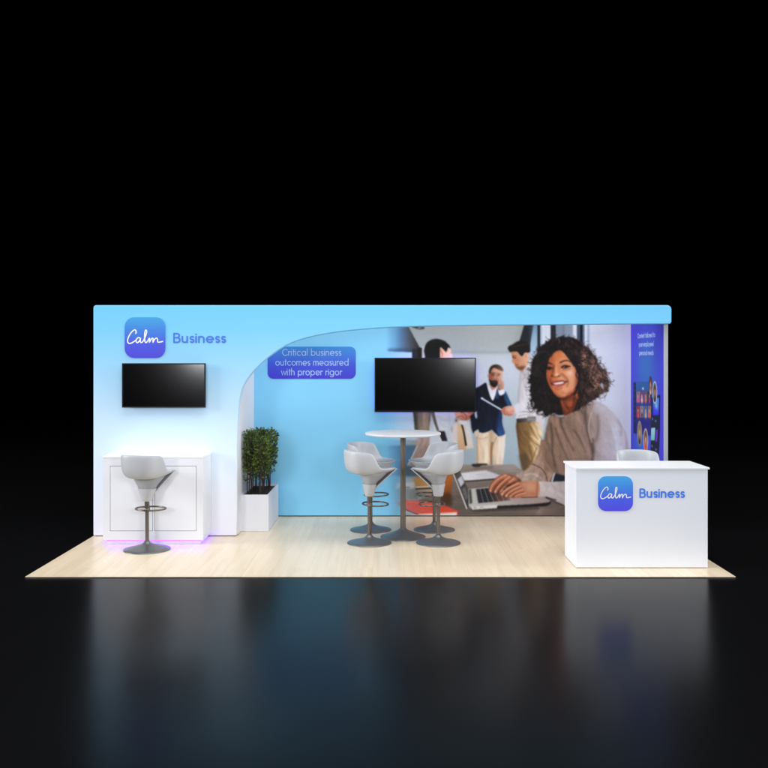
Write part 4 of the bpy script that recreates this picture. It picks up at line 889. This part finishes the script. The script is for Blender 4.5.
# ------------------------------------------------------------------ screens
def screen(name, label, xa, ya, xb, yb, Yf, halo):
    X0, X1, Z0, Z1 = W(xa, Yf), W(xb, Yf), Z(yb, Yf), Z(ya, Yf)
    cx_, cz_ = (X0 + X1) / 2, (Z0 + Z1) / 2; hw, hh = (X1 - X0) / 2, (Z1 - Z0) / 2
    t = thing(name, label, "television", (cx_, Yf, cz_))
    k = .012
    f = MB().box(-hw, 0, hh - k, hw, .03, hh).box(-hw, 0, -hh, hw, .03, -hh + k * 1.4).box(-hw, 0, -hh + k * 1.4, -hw + k, .03, hh - k).box(hw - k, 0, -hh + k * 1.4, hw, .03, hh - k)
    f.build("bezel", M['bezel'], t)
    MB().box(-hw + k, .004, -hh + k * 1.4, hw - k, .02, hh - k).build("screen_glass", M['screen'], t)
    MB().box(-hw + .02, .0305, -hh + .02, hw - .02, .05, hh - .02).build("back_cover", M['bezel'], t)
    back = (Y_BACK if halo else Y_WALL) - Yf - .002
    MB().box(-.2, .0505, -.15, .2, back, .15).build("wall_bracket", M['bezel'], t)
    if halo:
        q = .03; a, c_ = .0505, .0605
        MB().box(-hw + q, a, hh - q - .01, hw - q, c_, hh - q).box(-hw + q, a, -hh + q, hw - q, c_, -hh + q + .01).box(-hw + q, a, -hh + q + .012, -hw + q + .01, c_, hh - q - .012).box(hw - q - .01, a, -hh + q + .012, hw - q, c_, hh - q - .012).build("led_strip", M['led_halo'], t)
    return t
screen("flat_television", "smaller black flat screen on the arched front wall above the white cabinet", 122, 363.2, 205.3, 407.6, Y_WALL - .062, False)
screen("flat_television", "larger black flat screen with a violet glow, on the printed rear wall", 374.6, 357.7, 475.9, 412.1, Y_BACK - .085, True)

# ------------------------------------------------------------------ bar stools
def make_stool(loc, rz, label):
    """faces +x"""
    t = thing("bar_stool", label, "bar stool", loc, rz, "grey swivel bar stools")
    MB().lathe([(.225, .0005), (.2265, .004), (.224, .008), (.17, .021), (.10, .040), (.055, .056), (.033, .072), (.0245, .09)], n=64).build("base", M['base'], t)
    MB().lathe([(.0185, .085), (.0185, .375), (.0235, .376), (.0235, .50)], n=32, smooth=False).build("post", M['steel'], t, bevel=.001)
    ring = [(.068 + .125 * math.cos(a), .152 * math.sin(a), .392) for a in np.linspace(0, 2 * math.pi, 49)[:-1]]
    b = MB().tube(ring, .0085, 10, True).lathe([(.024, .372), (.0285, .374), (.0285, .410), (.024, .412)], n=32)
    b.build("footrest", M['steel'], t)
    # shell: rim seen from above and rim height by angle (0 = front)
    N = 48
    def rim(a):
        c_, s_ = math.cos(a), math.sin(a)
        n_ = 2.9; hx = .262 if c_ > 0 else .252; hy = .212
        r = (abs(c_ / hx) ** n_ + abs(s_ / hy) ** n_) ** (-1 / n_)
        d = abs(math.degrees(a)); d = min(d, 360 - d)
        k = min(1, max(0, (d - 80) / 30)); k = k * k * (3 - 2 * k)
        f = max(0, 1 - d / 45)
        return r, c_, s_, .772 + .180 * k - .026 * k * min(1, (180 - d) / 75) ** 2.6 - .012 * f, k
    vs = []; rows = []
    def row(fn):
        i0 = len(vs)
        for j in range(N):
            a = 2 * math.pi * j / N; vs.append(fn(a))
        rows.append(i0)
    def outer(f, z_of):   # fraction of the rim radius and height
        def fn(a):
            r, c_, s_, zr, k = rim(a); return (r * f(k) * c_, r * f(k) * s_, z_of(zr, k))
        return fn
    row(outer(lambda k: .26, lambda z_, k: .700))
    row(outer(lambda k: .50, lambda z_, k: .706 - .004 * k))
    row(outer(lambda k: .76 - .04 * k, lambda z_, k: .722 - .010 * k))
    row(outer(lambda k: .92 - .05 * k, lambda z_, k: .742 - .002 * k))
    row(outer(lambda k: .975 - .02 * k, lambda z_, k: .752 + .030 * k))
    row(outer(lambda k: .99 - .0 * k, lambda z_, k: .758 + .085 * k))
    row(outer(lambda k: 1.0, lambda z_, k: z_ - .008 - .03 * k))
    row(outer(lambda k: .985 + .005 * k, lambda z_, k: z_))
    row(outer(lambda k: .955 - .03 * k, lambda z_, k: z_ + .001 - .002 * k))
    row(outer(lambda k: .925 - .03 * k, lambda z_, k: z_ - .008 - .03 * k))
    row(outer(lambda k: .86 + .0 * k, lambda z_, k: .760 + .05 * k))
    row(outer(lambda k: .70 + .02 * k, lambda z_, k: .751 + .005 * k))
    row(outer(lambda k: .40, lambda z_, k: .744))
    fs = []
    for a, c_ in zip(rows[:-1], rows[1:]):
        for j in range(N):
            j2 = (j + 1) % N; fs.append((a + j, a + j2, c_ + j2, c_ + j))
    fs.append(tuple(rows[0] + j for j in range(N))[::-1]); fs.append(tuple(rows[-1] + j for j in range(N)))
    MB().add(vs, fs, True).build("seat_shell", M['shell'], t, subsurf=1)
    # hollow under the shell (its shade put into a darker grey), white funnel on the post and the lip that runs up to the seat front
    def loft(prof, n_=2.3):   # rows of (z, front, back, side)
        vs = []; fs = []
        for z_, fr_, bk_, sd_ in prof:
            for j in range(N):
                a = 2 * math.pi * j / N; c_, s_ = math.cos(a), math.sin(a); hx = fr_ if c_ > 0 else bk_
                r = (abs(c_ / hx) ** n_ + abs(s_ / sd_) ** n_) ** (-1 / n_); vs.append((r * c_, r * s_, z_))
        for i in range(len(prof) - 1):
            for j in range(N):
                j2 = (j + 1) % N; fs.append((i * N + j, i * N + j2, (i + 1) * N + j2, (i + 1) * N + j))
        fs.append(tuple(range(N))[::-1]); fs.append(tuple((len(prof) - 1) * N + j for j in range(N)))
        return vs, fs
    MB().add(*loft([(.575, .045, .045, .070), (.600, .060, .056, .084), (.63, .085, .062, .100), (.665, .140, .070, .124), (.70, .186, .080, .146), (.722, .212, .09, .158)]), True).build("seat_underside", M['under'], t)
    f = MB().add(*loft([(.478, .044, .044, .046), (.482, .047, .047, .049), (.51, .051, .051, .058), (.55, .058, .056, .073), (.59, .070, .061, .089), (.602, .074, .062, .094), (.6025, .070, .058, .090), (.597, .064, .054, .084)]), True)
    vs = []; nu, nv = 14, 12
    for side in (0, 1):
        for i in range(nu + 1):
            q = i / nu; z_ = .545 + .215 * q; x_ = .058 + .196 * q ** 1.12; w_ = .060 + .128 * q ** .9
            for k in range(nv + 1):
                v_ = -1 + 2 * k / nv
                vs.append((x_ - .030 * abs(v_) ** 2.4 - (.013 if side else 0), w_ * v_, z_ + (.004 if side else 0)))
    fs = []; o_ = (nu + 1) * (nv + 1); g_ = lambda s_, i, k: s_ * o_ + i * (nv + 1) + k
    for i in range(nu):
        for k in range(nv):
            fs.append((g_(0, i, k), g_(0, i, k + 1), g_(0, i + 1, k + 1), g_(0, i + 1, k))); fs.append((g_(1, i, k), g_(1, i + 1, k), g_(1, i + 1, k + 1), g_(1, i, k + 1)))
        for k in (0, nv): fs.append((g_(0, i, k), g_(0, i + 1, k), g_(1, i + 1, k), g_(1, i, k)))
    for k in range(nv):
        for i in (0, nu): fs.append((g_(0, i, k), g_(0, i, k + 1), g_(1, i, k + 1), g_(1, i, k)))
    f.add(vs, fs, True); o = f.build("seat_support", M['shell'], t)
    es = o.modifiers.new("edge", 'EDGE_SPLIT'); es.split_angle = R_(50)
    return t
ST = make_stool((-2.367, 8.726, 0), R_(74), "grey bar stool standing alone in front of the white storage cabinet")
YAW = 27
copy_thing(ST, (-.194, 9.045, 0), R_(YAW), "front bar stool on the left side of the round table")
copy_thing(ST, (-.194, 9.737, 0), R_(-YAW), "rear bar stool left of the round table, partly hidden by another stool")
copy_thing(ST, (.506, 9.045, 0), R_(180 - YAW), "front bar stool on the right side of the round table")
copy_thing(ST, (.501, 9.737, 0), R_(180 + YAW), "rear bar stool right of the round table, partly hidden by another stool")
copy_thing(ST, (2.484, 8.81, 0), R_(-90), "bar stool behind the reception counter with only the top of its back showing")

# ------------------------------------------------------------------ high table
ht = thing("high_table", "round white high table on a dark steel column between four bar stools", "table", (.152, 9.35, 0))
MB().lathe([(.38, 1.072), (.396, 1.076), (.398, 1.084), (.398, 1.092), (.394, 1.097), (.385, 1.098)], n=96).build("table_top", M['tabletop'], ht)
MB().lathe([(.0285, .06), (.0285, 1.064), (.16, 1.066), (.16, 1.0715)], n=40, smooth=False).build("column", M['steel'], ht)
MB().lathe([(.236, .0005), (.2375, .004), (.235, .008), (.18, .026), (.11, .052), (.06, .072), (.036, .088), (.0295, .10)], n=64).build("base", M['base'], ht)

# ------------------------------------------------------------------ planter
pl = thing("planter", "white rectangular planter with a row of leafy green bushes against the closet side", "planter", (-1.449, 10.06, 0))
hx, y0_, y1_, ph = .150, 9.635 - 10.06, 10.50 - 10.06, .40
tk = .014
bx_ = MB().box(-hx, y0_, .003, hx, y0_ + tk, ph).box(-hx, y1_ - tk, .003, hx, y1_, ph).box(-hx, y0_ + tk, .003, -hx + tk, y1_ - tk, ph).box(hx - tk, y0_ + tk, .003, hx, y1_ - tk, ph)
bx_.build("planter_box", M['planter'], pl)
MB().box(-hx + tk, y0_ + tk, .003, hx - tk, y1_ - tk, .375).build("soil", M['soil'], pl)
rnd = random.Random(11)
def bush(cx_, cy_, top, rx, ry):
    st = MB(); lf = MB()
    twigs = []
    for i in range(2):
        x, y = cx_ + rnd.uniform(-.02, .02), cy_ + rnd.uniform(-.03, .03); pts = []
        for k in range(9):
            z_ = .36 + (top - .06 - .36) * k / 8; pts.append((x, y, z_)); x += rnd.uniform(-.007, .007); y += rnd.uniform(-.008, .008)
        st.tube(pts, [.0062 - .0004 * k for k in range(9)], 6); twigs.append(pts)
    for i in range(26):
        p = rnd.choice(twigs); k = rnd.randint(3, 8); a = rnd.uniform(0, 6.28); l = rnd.uniform(.03, .09)
        q = Vector(p[k]); e_ = q + Vector((math.cos(a) * l, math.sin(a) * l, rnd.uniform(.03, .08)))
        e_.x = min(max(e_.x, -hx - .0), hx + .02)
        st.tube([q, (q + e_) / 2 + Vector((0, 0, .008)), e_], [.003, .0024, .0016], 4)
    n = 0
    while n < 600:
        x, y, z_ = rnd.uniform(-1, 1), rnd.uniform(-1, 1), rnd.uniform(0, 1)
        wz = .62 + .5 * math.sin(min(1, z_ * 1.15) * math.pi * .62)
        if (x * x + y * y) > wz * wz: continue
        if rnd.random() > (.5 + .5 * min(1, z_ * 2.6)): continue
        if math.sin(x * 5 + cy_ * 9) + math.sin(z_ * 11 + cx_ * 40) + math.sin(y * 6) < -1.1: continue
        c0 = Vector((cx_ + x * rx, cy_ + y * ry, .53 + z_ * (top - .53) + rnd.uniform(-.015, .03) * (z_ > .9)))
        n += 1
        L = rnd.uniform(.022, .042); Wd = L * rnd.uniform(.45, .65)
        d = Vector((x + rnd.uniform(-.7, .7), y + rnd.uniform(-.7, .7), rnd.uniform(-.25, .9))).normalized()
        u = d.cross(Vector((rnd.uniform(-1, 1), rnd.uniform(-1, 1), rnd.uniform(-1, 1)))).normalized(); nn = d.cross(u)
        a_ = c0; t_ = c0 + d * L; m1 = c0 + d * L * .45 + u * Wd * .5 + nn * .003; m2 = c0 + d * L * .45 - u * Wd * .5 + nn * .003
        mid = c0 + d * L * .5 - nn * .002
        if min(p_.x for p_ in (a_, t_, m1, m2)) < -hx + .004: continue
        lf.add([a_, m1, t_, m2, mid], [(0, 1, 4), (1, 2, 4), (2, 3, 4), (3, 0, 4)], True)
    b_ = st.build("stems", M['bark'], pl); lf.build("foliage", M['leaf'], b_)
k = 0
for j in range(5):
    for i in range(2):
        bush(-.070 + .125 * i + rnd.uniform(-.012, .012), y0_ + .10 + .165 * j + rnd.uniform(-.02, .02), rnd.uniform(1.00, 1.07), .078, .105)

# ------------------------------------------------------------------ reception counter
YR = F * EYE / (568.1 - CY)
xl, xr = W(575.9, YR), W(707.8, YR); hz = .882; dp = .50
rc = thing("reception_counter", "white box reception counter with a square app logo and the word Business", "counter", ((xl + xr) / 2, YR, 0))
hw_ = (xr - xl) / 2
MB().box(-hw_, 0, .004, hw_, dp, hz).build("body", M['counter'], rc, bevel=.004)
MB().box(-hw_ - .012, -.014, hz + .001, hw_ + .012, dp + .012, hz + .018).build("counter_top", M['countertop'], rc, bevel=.002)
MB().box(-hw_ + .01, .008, .0005, hw_ - .01, dp - .01, .0038).build("dark_base_strip", M['seam'], rc)
rx_ = lambda a: W(a, YR) - (xl + xr) / 2; rz_ = lambda v: Z(v, YR)
logo(rc, rx_(597.9), rz_(511.0), rx_(632.8) - rx_(597.9), -.0005, 'tile_counter')
b = MB(); lettering(b, "Business", rx_(640.1), rx_(684.0), rz_(497.7) + .005, rz_(489.2) - rz_(497.2), -.0016, .0074, .06); b.build("word_lettering", M['word_counter'], rc)

# ------------------------------------------------------------------ light
wd = bpy.data.worlds.new("World"); SC.world = wd; wd.use_nodes = True
wd.node_tree.nodes["Background"].inputs[0].default_value = (0, 0, 0, 1); wd.node_tree.nodes["Background"].inputs[1].default_value = 0
def area(name, loc, target, sx, sy, power, col=(1, 1, 1)):
    l = bpy.data.lights.new(name, 'AREA'); l.shape = 'RECTANGLE'; l.size = sx; l.size_y = sy; l.energy = power; l.color = col
    o = bpy.data.objects.new(name, l); COL.objects.link(o); o.location = loc
    o.rotation_euler = (Vector(target) - Vector(loc)).to_track_quat('-Z', 'Y').to_euler(); return o
area("softbox_front", (0, -3.5, 4.2), (0, 9.8, 1.0), 9, 2.2, 437, (.985, .99, 1))
area("softbox_overhead", (0, 7.2, 7.4), (0, 9.0, 0), 9, 5, 545, (.985, .99, 1))
area("softbox_left", (-14, 6.5, 4.5), (2, 9.2, .9), 6, 5, 1650, (.985, .99, 1))
area("softbox_right", (14, 6.5, 4.5), (-2, 9.2, .9), 6, 5, 1280, (.985, .99, 1))
area("softbox_left_of_camera", (-3.7, -.2, 2.3), (-2, 9.3, 1.7), .9, .9, 130, (.94, .96, 1))
area("softbox_right_of_camera", (2.2, -.2, 2.4), (.6, 10.4, 1.7), .9, .9, 105, (.94, .96, 1))
SC.view_settings.view_transform = 'Standard'; SC.view_settings.look = 'None'
SC.view_settings.exposure = 0; SC.view_settings.gamma = 1
SC.cycles.max_bounces = 8; SC.cycles.diffuse_bounces = 4; SC.cycles.glossy_bounces = 4
SC.cycles.sample_clamp_indirect = 6
